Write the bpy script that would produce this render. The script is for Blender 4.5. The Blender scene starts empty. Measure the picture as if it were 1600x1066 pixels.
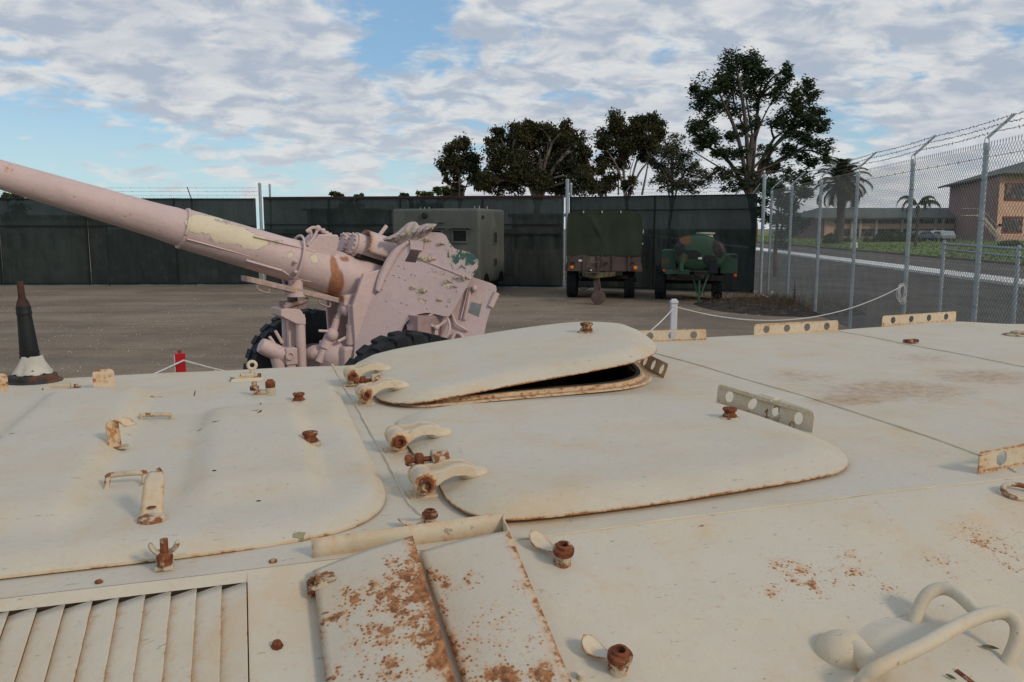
import bpy, math, random
from mathutils import Vector, Matrix
rnd = random.Random(7)
R = math.radians
# ---------------------------------------------------------------- camera, sky, sun, exposure
F_PX, EYE = 1300.0, 1.9
PITCH = math.atan(176 / F_PX)
scene = bpy.context.scene
COL = scene.collection
cam_data = bpy.data.cameras.new('camera')
cam = bpy.data.objects.new('camera', cam_data); COL.objects.link(cam)
cam.location = (0, 0, EYE); cam.rotation_euler = (R(90) - PITCH, 0, 0)
cam_data.sensor_width = 36; cam_data.lens = F_PX / 1600 * 36
cam_data.clip_start = 0.05; cam_data.clip_end = 5000
cam_data.dof.use_dof = False
scene.camera = cam
scene.view_settings.view_transform = 'Standard'
scene.view_settings.look = 'None'
scene.view_settings.exposure = 0.14
scene.view_settings.gamma = 1.0
scene.view_settings.use_curve_mapping = False

SUN_AZ, SUN_EL = R(128), R(30)       # azimuth clockwise from +Y
sun_d = bpy.data.lights.new('sun', 'SUN'); sun_d.energy = 1.25; sun_d.angle = R(10)
sun_d.color = (1.0, 0.82, 0.62)
sun = bpy.data.objects.new('sun', sun_d); COL.objects.link(sun)
sdir = Vector((math.sin(SUN_AZ) * math.cos(SUN_EL), math.cos(SUN_AZ) * math.cos(SUN_EL), math.sin(SUN_EL)))
sun.rotation_euler = sdir.to_track_quat('Z', 'Y').to_euler(); sun.location = (20, -20, 30)


class NT:
    """tiny node-tree helper"""
    def __init__(s, t): s.t = t; t.nodes.clear()
    def n(s, typ, ins=None, **props):
        nd = s.t.nodes.new(typ)
        for k, v in props.items(): setattr(nd, k, v)
        for k, v in (ins or {}).items():
            sock = nd.inputs[k]
            if isinstance(v, bpy.types.NodeSocket): s.t.links.new(v, sock)
            elif isinstance(v, bpy.types.Node): s.t.links.new(v.outputs[0], sock)
            else: sock.default_value = v
        return nd
    def m(s, op, a, b=0.0, c=0.0, clamp=False):
        nd = s.n('ShaderNodeMath', {0: a, 1: b, 2: c}, operation=op); nd.use_clamp = clamp
        return nd.outputs[0]
    def vm(s, op, a, b=(0, 0, 0)):
        nd = s.n('ShaderNodeVectorMath', {0: a, 1: b}, operation=op)
        return nd.outputs['Value'] if op in ('LENGTH', 'DISTANCE', 'DOT_PRODUCT') else nd.outputs[0]
    def mr(s, v, a, b, c=0.0, d=1.0, smooth=True):
        return s.n('ShaderNodeMapRange', {0: v, 1: a, 2: b, 3: c, 4: d}, interpolation_type='SMOOTHSTEP' if smooth else 'LINEAR').outputs[0]
    def mix(s, f, a, b):
        nd = s.t.nodes.new('ShaderNodeMix'); nd.data_type = 'RGBA'
        for k, v in ((0, f), (6, a), (7, b)):
            if isinstance(v, bpy.types.NodeSocket): s.t.links.new(v, nd.inputs[k])
            else: nd.inputs[k].default_value = v if k == 0 or len(v) == 4 else (*v, 1)
        return nd.outputs[2]
    def noise(s, vec, scale, detail=3, rough=0.5, out=0, dist=0.0):
        nd = s.n('ShaderNodeTexNoise', {'Vector': vec, 'Scale': scale, 'Detail': detail, 'Roughness': rough, 'Distortion': dist})
        return nd.outputs[out]


# ---- sky with broken cloud
world = bpy.data.worlds.new('World'); scene.world = world; world.use_nodes = True
w = NT(world.node_tree)
sky = w.n('ShaderNodeTexSky', sky_type='NISHITA')
sky.sun_disc = False; sky.sun_elevation = SUN_EL; sky.sun_rotation = SUN_AZ
sky.altitude = 50; sky.air_density = 1.0; sky.dust_density = 0.6; sky.ozone_density = 2.0
dirn = w.n('ShaderNodeTexCoord').outputs['Generated']
sep = w.n('ShaderNodeSeparateXYZ', {0: dirn})
zz = w.m('MAXIMUM', sep.outputs[2], 0.0)
den = w.m('ADD', zz, 0.26)
px_ = w.m('DIVIDE', sep.outputs[0], den); py_ = w.m('DIVIDE', sep.outputs[1], den)
pv = w.n('ShaderNodeCombineXYZ', {0: px_, 1: py_, 2: 0.0}).outputs[0]
pv = w.n('ShaderNodeMapping', {0: pv, 'Rotation': (0, 0, R(-12)), 'Scale': (1.75, 2.0, 1), 'Location': (3.1, 1.7, 0)}).outputs[0]
big = w.noise(pv, 0.55, 2, 0.5)
mid = w.noise(pv, 3.4, 8, 0.56, dist=0.4)
fine = w.noise(pv, 7.5, 6, 0.6, dist=0.3)
def skydot(px, py, r0, r1):
    d = Vector((px - 800, F_PX * math.cos(PITCH) + (533 - py) * math.sin(PITCH), -F_PX * math.sin(PITCH) + (533 - py) * math.cos(PITCH))).normalized()
    dd = w.vm('DISTANCE', dirn, tuple(d))
    return w.mr(dd, r0, r1, 1.0, 0.0)
cov = w.m('MULTIPLY', big, 0.55)
cov = w.m('MULTIPLY_ADD', mid, 0.75, cov)
cov = w.m('MULTIPLY_ADD', fine, 0.22, cov)          # ~0.76 mean
for (a, b, r0, r1, k) in [(640, 70, .03, .11, -.15), (560, 20, .02, .10, -.10), (560, 240, .02, .10, -.10), (600, 165, .03, .12, .13), (480, 120, .03, .10, .10), (760, 250, .03, .12, .10), (700, 190, .02, .08, .08), (60, 260, .03, .20, -.12), (230, 120, .10, .30, .07), (1000, 90, .12, .30, .16),
                          (1360, 150, .01, .09, -.10), (1500, 60, .05, .22, .08), (1450, 230, .05, .15, .06), (350, 25, .01, .08, -.07), (200, 180, .05, .2, .06), (760, 215, .02, .07, -.10), (150, 285, .03, .16, -.16), (380, 275, .03, .13, -.15), (700, 255, .02, .10, -.13), (1330, 240, .01, .07, -.08)]:
    cov = w.m('MULTIPLY_ADD', skydot(a, b, r0, r1), k, cov)
dens = w.mr(cov, 0.635, 0.82)
thick = w.mr(cov, 0.76, 1.02)
lum = w.noise(w.n('ShaderNodeMapping', {0: pv, 'Location': (0.07, 0.13, 0)}).outputs[0], 4.2, 7, 0.56, dist=0.35)
ccol = w.mix(w.mr(lum, 0.38, 0.60), (3.9, 4.4, 5.2, 1), (6.7, 6.7, 6.65, 1))
ccol = w.mix(w.m('MULTIPLY', thick, 0.45), ccol, (3.7, 4.2, 5.1, 1))
hz = w.mr(sep.outputs[2], 0.0, 0.16, 1.0, 0.0)
ccol = w.mix(w.m('MULTIPLY', hz, 0.55), ccol, (6.4, 6.4, 6.5, 1))
skyc = w.mix(0.55, sky.outputs[0], (2.3, 4.3, 6.4, 1))
skyc = w.mix(w.m('MULTIPLY', hz, 0.8), skyc, (4.9, 6.7, 7.0, 1))
final = w.mix(w.m('MULTIPLY', dens, 0.95), skyc, ccol)
bgn = w.n('ShaderNodeBackground', {'Color': final, 'Strength': 0.1})
w.n('ShaderNodeOutputWorld', {0: bgn})


# ---------------------------------------------------------------- geometry helpers
def ray(px, py):
    v = 533 - py
    return Vector((px - 800, F_PX * math.cos(PITCH) + v * math.sin(PITCH), -F_PX * math.sin(PITCH) + v * math.cos(PITCH))) / F_PX
def at(px, py, z=0.0):
    """point of the horizontal plane z seen in the photograph at px, py"""
    r = ray(px, py); k = (z - EYE) / r.z
    return Vector((r.x * k, r.y * k, z))
def atY(px, py, Y):
    r = ray(px, py); k = Y / r.y
    return Vector((r.x * k, Y, EYE + r.z * k))
def on_plane(px, py, p0, n):
    r = ray(px, py); o = Vector((0, 0, EYE)); k = (Vector(p0) - o).dot(n) / r.dot(n)
    return o + r * k

def lerp(a, b, t): return a + (b - a) * t

class MB:
    def __init__(s): s.v = []; s.f = []; s.mi = []; s.ru = []; s.cur = 0; s.r = 0.0
    def vert(s, p, r=None): s.v.append(tuple(p)); s.ru.append(s.r if r is None else r); return len(s.v) - 1
    def face(s, idx): s.f.append(tuple(idx)); s.mi.append(s.cur)
    def poly(s, pts, r=None): s.face([s.vert(p, r) for p in pts]); return s
    def box(s, c, d, rot=None, taper=1.0):
        M = rot.to_3x3() if rot else Matrix.Identity(3); c = Vector(c); ids = []
        for z in (-.5, .5):
            k = taper if z > 0 else 1
            for x, y in ((-.5, -.5), (.5, -.5), (.5, .5), (-.5, .5)):
                ids.append(s.vert(c + M @ Vector((x * d[0] * k, y * d[1] * k, z * d[2]))))
        a = ids
        for q in ((3, 2, 1, 0), (4, 5, 6, 7), (0, 1, 5, 4), (1, 2, 6, 5), (2, 3, 7, 6), (3, 0, 4, 7)): s.face([a[i] for i in q])
        return s
    def bar(s, p0, p1, wd, ht, up=(0, 0, 1)):
        p0 = Vector(p0); p1 = Vector(p1); x = (p1 - p0); L = x.length; x.normalize()
        y = Vector(up).cross(x)
        if y.length < 1e-4: y = Vector((0, 1, 0)).cross(x)
        y.normalize(); z = x.cross(y)
        return s.box((p0 + p1) / 2, (L, wd, ht), Matrix((x, y, z)).transposed())
    def tube(s, pts, r, n=8, cap=True, closed=False, flat=None):
        pts = [Vector(p) for p in pts]; m = len(pts); rr = r if isinstance(r, (list, tuple)) else [r] * m
        rings = []; prev = None
        for i, p in enumerate(pts):
            if closed: t = pts[(i + 1) % m] - pts[i - 1]
            else: t = pts[min(i + 1, m - 1)] - pts[max(i - 1, 0)]
            t.normalize()
            if prev is None:
                a = Vector((0, 0, 1)) if abs(t.z) < .9 else Vector((1, 0, 0)); u = t.cross(a).normalized()
            else:
                u = prev - t * prev.dot(t); u.normalize()
            prev = u; v = t.cross(u)
            fx = flat or 1.0
            rings.append([s.vert(p + (u * math.cos(2 * math.pi * k / n) + v * math.sin(2 * math.pi * k / n) * fx) * rr[i]) for k in range(n)])
        for i in range(m if closed else m - 1):
            A, B = rings[i], rings[(i + 1) % m]
            for k in range(n): s.face((A[k], A[(k + 1) % n], B[(k + 1) % n], B[k]))
        if cap and not closed: s.face(rings[0][::-1]); s.face(rings[-1])
        return s
    def cyl(s, p0, p1, r0, r1=None, n=16): return s.tube([p0, p1], [r0, r0 if r1 is None else r1], n)
    def lathe(s, p, axis, prof, n=24, rprof=None):
        """prof = [(radius, height along axis)]; open profile, poles when radius 0"""
        p = Vector(p); t = Vector(axis).normalized(); a = Vector((0, 0, 1)) if abs(t.z) < .9 else Vector((1, 0, 0))
        u = t.cross(a).normalized(); v = t.cross(u); rings = []
        for j, (r, h) in enumerate(prof):
            rv = rprof[j] if rprof else None
            if r < 1e-6: rings.append([s.vert(p + t * h, rv)])
            else: rings.append([s.vert(p + t * h + (u * math.cos(2 * math.pi * k / n) + v * math.sin(2 * math.pi * k / n)) * r, rv) for k in range(n)])
        for A, B in zip(rings, rings[1:]):
            for k in range(n):
                k2 = (k + 1) % n
                if len(A) == 1 and len(B) == 1: continue
                if len(A) == 1: s.face((A[0], B[k2], B[k]))
                elif len(B) == 1: s.face((A[k], A[k2], B[0]))
                else: s.face((A[k], A[k2], B[k2], B[k]))
        return s
    def prism(s, pts, off, r=None):
        off = Vector(off); A = [s.vert(p, r) for p in pts]; B = [s.vert(Vector(p) + off, r) for p in pts]
        s.face(A[::-1]); s.face(B); n = len(A)
        for k in range(n): s.face((A[k], A[(k + 1) % n], B[(k + 1) % n], B[k]))
        return s
    def grid(s, fn, nu, nv, rf=None):
        ids = [[s.vert(fn(i / nu, j / nv), rf(i / nu, j / nv) if rf else None) for j in range(nv + 1)] for i in range(nu + 1)]
        for i in range(nu):
            for j in range(nv): s.face((ids[i][j], ids[i + 1][j], ids[i + 1][j + 1], ids[i][j + 1]))
        return s
    def blob(s, c, rad, seg=12, rings=8, rot=None):
        c = Vector(c); M = rot.to_3x3() if rot else Matrix.Identity(3); rr = []
        for i in range(rings + 1):
            th = math.pi * i / rings; z = math.cos(th); q = math.sin(th)
            if i in (0, rings): rr.append([s.vert(c + M @ Vector((0, 0, z * rad[2])))])
            else: rr.append([s.vert(c + M @ Vector((q * math.cos(2 * math.pi * k / seg) * rad[0], q * math.sin(2 * math.pi * k / seg) * rad[1], z * rad[2]))) for k in range(seg)])
        for A, B in zip(rr, rr[1:]):
            for k in range(seg):
                k2 = (k + 1) % seg
                if len(A) == 1: s.face((A[0], B[k], B[k2]))
                elif len(B) == 1: s.face((A[k], B[0], A[k2]))
                else: s.face((A[k], B[k], B[k2], A[k2]))
        return s
    def mesh(s, name, mats):
        me = bpy.data.meshes.new(name); me.from_pydata(s.v, [], s.f)
        for m in (mats if isinstance(mats, (list, tuple)) else [mats]): me.materials.append(m)
        me.polygons.foreach_set('material_index', s.mi)
        if any(s.ru):
            a = me.attributes.new('rust', 'FLOAT', 'POINT'); a.data.foreach_set('value', s.ru)
        me.update(); return me
    def build(s, name, mats, parent=None, smooth=None, bevel=0, solid=0, recalc=False, **tags):
        me = s.mesh(name, mats)
        if recalc or True:
            import bmesh
            b = bmesh.new(); b.from_mesh(me)
            if recalc: bmesh.ops.recalc_face_normals(b, faces=b.faces)
            b.to_mesh(me); b.free()
        if smooth is not None:
            me.polygons.foreach_set('use_smooth', [True] * len(me.polygons))
            me.set_sharp_from_angle(angle=R(smooth))
        o = bpy.data.objects.new(name, me); COL.objects.link(o)
        if parent: o.parent = parent
        if solid:
            md = o.modifiers.new('solid', 'SOLIDIFY'); md.thickness = solid; md.offset = 0
        if bevel:
            md = o.modifiers.new('bevel', 'BEVEL'); md.width = bevel; md.segments = 2; md.limit_method = 'ANGLE'; md.angle_limit = R(40)
        for k, v in tags.items(): o[k] = v
        return o

def thing(name, label, cat, loc=(0, 0, 0), rz=0.0, group=None):
    o = bpy.data.objects.new(name, None); COL.objects.link(o); o.location = loc; o.rotation_euler = (0, 0, rz)
    o.empty_display_size = .2
    o['label'] = label; o['category'] = cat
    if group: o['group'] = group
    return o
def tag(o, label, cat, group=None):
    o['label'] = label; o['category'] = cat
    if group: o['group'] = group
    return o
def struct(o): o['kind'] = 'structure'; return o
def inst(src, name, parent, M):
    o = bpy.data.objects.new(name, src.data); COL.objects.link(o); o.parent = parent; o.matrix_local = M; return o

def crom(pts, n, closed=True):
    """Catmull-Rom resample"""
    P = [Vector(p) for p in pts]; m = len(P); out = []; segs = m if closed else m - 1
    for i in range(segs):
        p0, p1, p2, p3 = (P[(i - 1) % m], P[i], P[(i + 1) % m], P[(i + 2) % m]) if closed else (P[max(i - 1, 0)], P[i], P[i + 1], P[min(i + 2, m - 1)])
        for k in range(n):
            t = k / n
            out.append(.5 * ((2 * p1) + (p2 - p0) * t + (2 * p0 - 5 * p1 + 4 * p2 - p3) * t * t + (3 * p1 - p0 - 3 * p2 + p3) * t ** 3))
    if not closed: out.append(P[-1])
    return out

# ---------------------------------------------------------------- materials
MATS = {}
def mat(name, base, rough=.8, var=.15, vscale=4.0, bump=0.0, bscale=60, metal=0.0, spec=.3, coord='Object', second=None, sscale=2.0, slo=.5, shi=.6):
    if name in MATS: return MATS[name]
    m = bpy.data.materials.new(name); m.use_nodes = True; t = NT(m.node_tree)
    co = t.n('ShaderNodeTexCoord').outputs[coord]
    n1 = t.noise(co, vscale, 5, .6)
    c = t.mix(t.mr(n1, .3, .7), tuple(x * (1 - var) for x in base), tuple(min(1, x * (1 + var)) for x in base))
    if second: c = t.mix(t.mr(t.noise(co, sscale, 6, .65), slo, shi), c, second)
    ins = {'Base Color': c, 'Roughness': rough, 'Metallic': metal, 'Specular IOR Level': spec}
    if bump:
        b = t.n('ShaderNodeBump', {'Height': t.noise(co, bscale, 6, .6), 'Strength': .6, 'Distance': bump}); ins['Normal'] = b.outputs[0]
    bs = t.n('ShaderNodeBsdfPrincipled', ins); t.n('ShaderNodeOutputMaterial', {0: bs})
    MATS[name] = m; return m

def spots_mask(t, co, spots):
    tot = None
    for (c, r, k) in spots:
        rr = r if isinstance(r, tuple) else (r, r, r)
        d = t.vm('LENGTH', t.vm('DIVIDE', t.vm('SUBTRACT', co, c), rr))
        q = t.m('MULTIPLY', t.mr(d, 0.0, 1.0, 1.0, 0.0), k)
        tot = q if tot is None else t.m('MAXIMUM', tot, q)
    return tot

def painted(name, base, dust=None, dustk=.6, rust_spots=(), peel_spots=(), peel_col=(.55, .47, .28), peel2_spots=(), peel2_col=(.05, .12, .10), run_spots=(), run_col=(.30, .105, .035), speck=.70, nscale=14.0, rough=.62, bump=.0006):
    m = bpy.data.materials.new(name); m.use_nodes = True; t = NT(m.node_tree)
    co = t.n('ShaderNodeTexCoord').outputs['Object']
    b1 = t.noise(co, 2.3, 5, .6); b2 = t.noise(co, 35, 4, .6)
    c = t.mix(t.mr(b1, .3, .7), tuple(x * .93 for x in base), tuple(x * 1.05 for x in base))
    c = t.mix(t.m('MULTIPLY', t.mr(b2, .45, .7), .10), c, tuple(x * .78 for x in base)); c = t.mix(t.m('MULTIPLY', t.mr(t.noise(co, 11, 6, .7), .42, .66), .16), c, (base[0] * .74, base[1] * .72, base[2] * .70)); c = t.mix(t.m('MULTIPLY', t.mr(t.noise(co, 160, 3, .7), .5, .7), .14), c, tuple(x * .7 for x in base))
    nz = t.n('ShaderNodeSeparateXYZ', {0: t.n('ShaderNodeNewGeometry').outputs['Normal']}).outputs[2]
    if dust:
        k = t.m('MULTIPLY', t.mr(nz, .86, .995), t.mr(t.noise(co, 3.1, 6, .6), .25, .65)); c = t.mix(t.m('MULTIPLY', k, dustk), c, dust)
        # faint ochre wash where water dries
        wsh = t.m('MULTIPLY', t.mr(t.noise(co, 3.7, 7, .68, dist=.6), .50, .68), .5); c = t.mix(wsh, c, (base[0] * .98, base[1] * .80, base[2] * .62))
        # thin dark scratches
        st = t.n('ShaderNodeMapping', {0: co, 'Scale': (1.0, 3.2, 1.0)}).outputs[0]
        scr = t.mr(t.noise(st, 34, 4, .75, dist=.3), .635, .68); c = t.mix(t.m('MULTIPLY', scr, .55), c, (.16, .13, .10))
    rnf = t.noise(co, nscale * 5, 6, .7)
    hgt = t.m('MULTIPLY', t.noise(co, 9, 6, .55), 1.0)
    hgt = t.m('MULTIPLY_ADD', t.noise(co, 55, 5, .7), .22, hgt)
    pn = t.noise(co, nscale, 8, .68, dist=.3)
    pn2 = t.n('ShaderNodeTexVoronoi', {'Vector': co, 'Scale': nscale * 9.5, 'Randomness': 1.0}).outputs['Distance']
    if peel_spots:
        pk = spots_mask(t, co, peel_spots); pm = t.m('ADD', t.m('ADD', pk, t.m('MULTIPLY', t.m('SUBTRACT', pn, .5), 1.2)), t.m('MULTIPLY', t.m('SUBTRACT', rnf, .5), .55))
        edge = t.mr(pm, .47, .50); c = t.mix(edge, c, (.16, .13, .10)); pm2 = t.mr(pm, .50, .512, smooth=False)
        c = t.mix(pm2, c, t.mix(t.mr(b1, .4, .65), peel_col, tuple(x * .85 for x in peel_col)))
        hgt = t.m('MULTIPLY_ADD', pm2, -.35, hgt)
    if peel2_spots:
        pk = spots_mask(t, co, peel2_spots); pm = t.m('ADD', pk, t.m('MULTIPLY', t.m('SUBTRACT', t.noise(co, nscale * 2.6, 8, .72), .5), 3.2))
        c = t.mix(t.mr(pm, .47, .50), c, (.42, .36, .22)); c = t.mix(t.mr(pm, .53, .54, smooth=False), c, peel2_col)
    if run_spots:
        pk = spots_mask(t, co, run_spots); q = t.mr(t.m('ADD', pk, t.m('MULTIPLY', t.m('SUBTRACT', t.noise(t.n('ShaderNodeMapping', {0: co, 'Scale': (8, 8, 1)}).outputs[0], 4, 5, .6), .5), .5)), .25, .6)
        c = t.mix(t.m('MULTIPLY', q, .85), c, t.mix(t.mr(t.noise(co, 26, 5, .7), .35, .65), run_col, tuple(x * .55 for x in run_col)))
    # rust: attribute on edges + clusters of pits + rare specks
    ra = t.n('ShaderNodeAttribute', attribute_name='rust').outputs['Fac']
    rn = t.noise(co, nscale * 4.6, 7, .7)
    r1 = t.m('ADD', ra, t.m('MULTIPLY', t.m('SUBTRACT', rn, .5), 1.5))
    rm = t.mr(r1, .38, .60)
    halo = t.mr(r1, .04, .50)
    if rust_spots:
        sk = spots_mask(t, co, rust_spots)
        pit = t.mr(t.m('ADD', pn2, t.m('MULTIPLY', t.m('SUBTRACT', rn, .5), .8)), .02, .55, 1.0, 0.0)
        # size of each pit grows with the cluster strength
        pn4 = t.noise(co, nscale * 2.2, 6, .7)
        s2 = t.m('SUBTRACT', t.m('MULTIPLY', sk, t.mr(pn4, .38, .62, .35, 1.2)), t.m('MULTIPLY', t.m('SUBTRACT', 1.0, pit), .50))
        rm = t.m('MAXIMUM', rm, t.mr(s2, .16, .42)); halo = t.m('MAXIMUM', halo, t.mr(s2, -.16, .30))
    sp = t.mr(t.noise(co, nscale * 4.5, 3, .8), speck, speck + .05); halo = t.m('MAXIMUM', halo, t.m('MULTIPLY', sp, .6))
    c = t.mix(t.m('MULTIPLY', halo, .55), c, (.56, .29, .11))
    rc = t.mix(t.mr(t.noise(co, 90, 5, .7), .35, .65), (.14, .044, .018), (.46, .19, .068))
    c = t.mix(t.m('MULTIPLY', rm, .92), c, rc)
    hgt = t.m('MULTIPLY_ADD', rm, .12, hgt)
    hgt = t.m('MULTIPLY_ADD', b2, .10, hgt)
    bm = t.n('ShaderNodeBump', {'Height': hgt, 'Strength': .8, 'Distance': bump * 8})
    ro = t.m('MULTIPLY_ADD', rm, .3, rough)
    bs = t.n('ShaderNodeBsdfPrincipled', {'Base Color': c, 'Roughness': ro, 'Specular IOR Level': .3, 'Normal': bm.outputs[0]})
    t.n('ShaderNodeOutputMaterial', {0: bs}); MATS[name] = m; return m

M_rubber = mat('tyre_rubber', (.016, .019, .022), .75, .3, 8, bump=.002)
M_galv = mat('galvanised_steel', (.33, .38, .40), .45, .12, 6, metal=.35)
M_dark = mat('dark_void', (.004, .004, .004), 1.0, 0)
M_rope = mat('rope_white', (.58, .58, .56), .8, .1, 40)
M_wire = mat('fence_wire', (.18, .195, .19), .5, .15, 3, metal=.3)
M_barb = mat('barbed_wire', (.06, .055, .05), .7, .2, 5)
# ---------------------------------------------------------------- ground
def ground_mat():
    m = bpy.data.materials.new('gravel'); m.use_nodes = True; t = NT(m.node_tree)
    co = t.n('ShaderNodeNewGeometry').outputs['Position']
    a = t.noise(co, .35, 6, .62); b = t.noise(co, 2.2, 6, .65); c3 = t.noise(co, 22, 4, .7); d = t.noise(co, 75, 3, .7)
    st = t.noise(t.n('ShaderNodeMapping', {0: co, 'Scale': (.12, .8, 1), 'Rotation': (0, 0, R(8))}).outputs[0], 1.2, 5, .6)
    c = t.mix(t.mr(a, .35, .65), (.200, .150, .106), (.305, .236, .168))
    c = t.mix(t.m('MULTIPLY', t.mr(st, .42, .62), .45), c, (.155, .13, .108))
    c = t.mix(t.m('MULTIPLY', t.mr(b, .5, .72), .45), c, (.30, .235, .165))
    trk = t.noise(t.n('ShaderNodeMapping', {0: co, 'Scale': (.08, 2.4, 1), 'Rotation': (0, 0, R(-14))}).outputs[0], .9, 3, .5); c = t.mix(t.m('MULTIPLY', t.mr(trk, .56, .64), .35), c, (.115, .098, .082))
    c = t.mix(t.m('MULTIPLY', t.mr(c3, .52, .62), .35), c, (.075, .068, .06))
    c = t.mix(t.m('MULTIPLY', t.mr(d, .62, .70), .55), c, (.40, .36, .31))
    bm = t.n('ShaderNodeBump', {'Height': t.m('ADD', c3, t.m('MULTIPLY', d, .5)), 'Strength': .6, 'Distance': .02})
    bs = t.n('ShaderNodeBsdfPrincipled', {'Base Color': c, 'Roughness': .95, 'Specular IOR Level': .15, 'Normal': bm.outputs[0]})
    t.n('ShaderNodeOutputMaterial', {0: bs}); return m
g = MB(); g.grid(lambda u, v: (lerp(-1500, 1500, u), lerp(-600, 2600, v), 0), 12, 12)
struct(g.build('ground', ground_mat()))

# small loose stones on the gravel yard
g = MB(); r_ = random.Random(3)
for i in range(5200):
    Y = 5.5 + 20 * r_.random() ** 1.2; X = r_.uniform(-.70, .36) * Y
    s = r_.uniform(.006, .017) * (1.6 if r_.random() < .05 else 1)
    c = Vector((X, Y, s * .3)); ids = [g.vert(c + Vector(o) * s * r_.uniform(.6, 1.1)) for o in ((1, 0, 0), (0, 1, 0), (-1, 0, 0), (0, -1, 0), (0, 0, .8))]
    for k in range(4): g.face((ids[k], ids[(k + 1) % 4], ids[4]))
g.build('gravel_stones', mat('stone', (.38, .33, .27), .9, .5, 1.1), kind='stuff')

# asphalt lot and road beyond the chain fence (the road runs with the fence)
Rk = Vector((.098, 1, 0)).normalized(); Rn = Vector((Rk.y, -Rk.x, 0))
K0 = at(1597, 449, 0)
def strip(name, a, b, z, m, y0=-60, y1=900, n=1):
    q = MB(); P = lambda o, s: K0 + Rn * o + Rk * s + Vector((0, 0, z))
    q.grid(lambda u, v: P(lerp(a, b, u), lerp(y0, y1, v)), 1, 40); return struct(q.build(name, m))
M_asph = mat('asphalt', (.105, .09, .078), .9, .25, .5, bump=.004, bscale=30, coord='Object')
M_kerb = mat('kerb_concrete', (.78, .76, .72), .85, .15, 1.2, second=(.30, .28, .25), sscale=1.1, slo=.55, shi=.75)
def dirtlot():
    m = bpy.data.materials.new('dirt_lot'); m.use_nodes = True; t = NT(m.node_tree)
    co = t.n('ShaderNodeNewGeometry').outputs['Position']
    c = t.mix(t.mr(t.noise(co, .5, 6, .65), .35, .65), (.065, .056, .050), (.12, .104, .088))
    c = t.mix(t.m('MULTIPLY', t.mr(t.noise(co, 30, 4, .7), .58, .66), .5), c, (.22, .20, .18))
    bs = t.n('ShaderNodeBsdfPrincipled', {'Base Color': c, 'Roughness': .95, 'Specular IOR Level': .15}); t.n('ShaderNodeOutputMaterial', {0: bs}); return m
FB0 = Vector((5.95, 10.66, 0)); FD = Vector((.107, .994, 0)).normalized()     # chain fence line
q = MB()
A = FB0 + FD * -25; B = FB0 + FD * 13.8
q.poly([A + Vector((0, 0, .004)), K0 + Rk * -60 + Vector((0, 0, .004)), K0 + Rk * 900 + Vector((0, 0, .004)), B + Rk * 880 + Vector((0, 0, .004)), B + Vector((0, 0, .004))])
struct(q.build('dirt_lot', dirtlot()))
KW = 1.5
q = MB(); q.prism([K0 + Rk * -60, K0 + Rk * -60 + Rn * KW, K0 + Rk * 600 + Rn * KW, K0 + Rk * 600], (0, 0, .10)); struct(q.build('road_kerb', M_kerb, recalc=True))
strip('road', KW, 8.0, .008, M_asph, -60, 600)
M_yel = mat('yellow_line', (.42, .28, .08), .8, .3, 2)
strip('road_marking', 5.3, 5.45, .012, M_yel, -60, 600)
q = MB(); q.prism([K0 + Rk * -60 + Rn * 8.0, K0 + Rk * -60 + Rn * 8.3, K0 + Rk * 600 + Rn * 8.3, K0 + Rk * 600 + Rn * 8.0], (0, 0, .13)); struct(q.build('far_kerb', mat('kerb_dark', (.10, .07, .06), .9, .2, 2), recalc=True))  # far kerb in a dark brown, darker than the near one
M_grass = mat('grass', (.13, .19, .04), .95, .35, .35, bump=.03, bscale=9, second=(.20, .20, .07), sscale=.25, slo=.5, shi=.7)
q = MB(); P = lambda o, s, z: K0 + Rn * o + Rk * s + Vector((0, 0, z))
q.prism([P(8.3, -60, 0), P(75, -60, 0), P(75, 330, 0), P(8.3, 330, 0)], (0, 0, .12)); struct(q.build('lawn', M_grass, recalc=True))
# grass blades tufts on lawn edge
g = MB(); r_ = random.Random(12)
for i in range(9000):
    o = 8.4 + 40 * r_.random() ** 1.5; s = 5 + 190 * r_.random() ** 1.3; p = P(o, s, .12); h = r_.uniform(.05, .16); a = r_.uniform(0, 3.14); d = Vector((math.cos(a), math.sin(a), 0)) * .10
    g.poly([p - d, p + d, p + Vector((r_.uniform(-.05, .05), 0, h))])
g.build('grass_blades', M_grass, kind='stuff')

# ---------------------------------------------------------------- screened fences behind the yard
def screen_mat():
    m = bpy.data.materials.new('shade_screen'); m.use_nodes = True; t = NT(m.node_tree)
    co = t.n('ShaderNodeTexCoord').outputs['Object']
    b1 = t.noise(co, .35, 4, .6); b2 = t.noise(co, 3, 4, .6)
    c = t.mix(t.mr(b1, .4, .65), (.016, .025, .023), (.030, .042, .039))
    c = t.mix(t.m('MULTIPLY', t.mr(b2, .5, .7), .3), c, (.045, .055, .055))
    wv = t.noise(t.n('ShaderNodeMapping', {0: co, 'Scale': (1.1, 1.0, .35)}).outputs[0], 1.6, 3, .5)
    bm = t.n('ShaderNodeBump', {'Height': wv, 'Strength': .9, 'Distance': .25})
    bs = t.n('ShaderNodeBsdfPrincipled', {'Base Color': c, 'Roughness': .8, 'Specular IOR Level': .2, 'Normal': bm.outputs[0]})
    tr = t.n('ShaderNodeBsdfTransparent'); mx = t.n('ShaderNodeMixShader', {0: .022, 1: bs, 2: tr}); t.n('ShaderNodeOutputMaterial', {0: mx}); return m
M_screen = screen_mat(); M_seam = mat('screen_hem', (.011, .016, .015), .9, .2, 3)
M_post = M_galv
FH = 2.89
def hpt(px, py): return at(px, py, 0)
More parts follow.
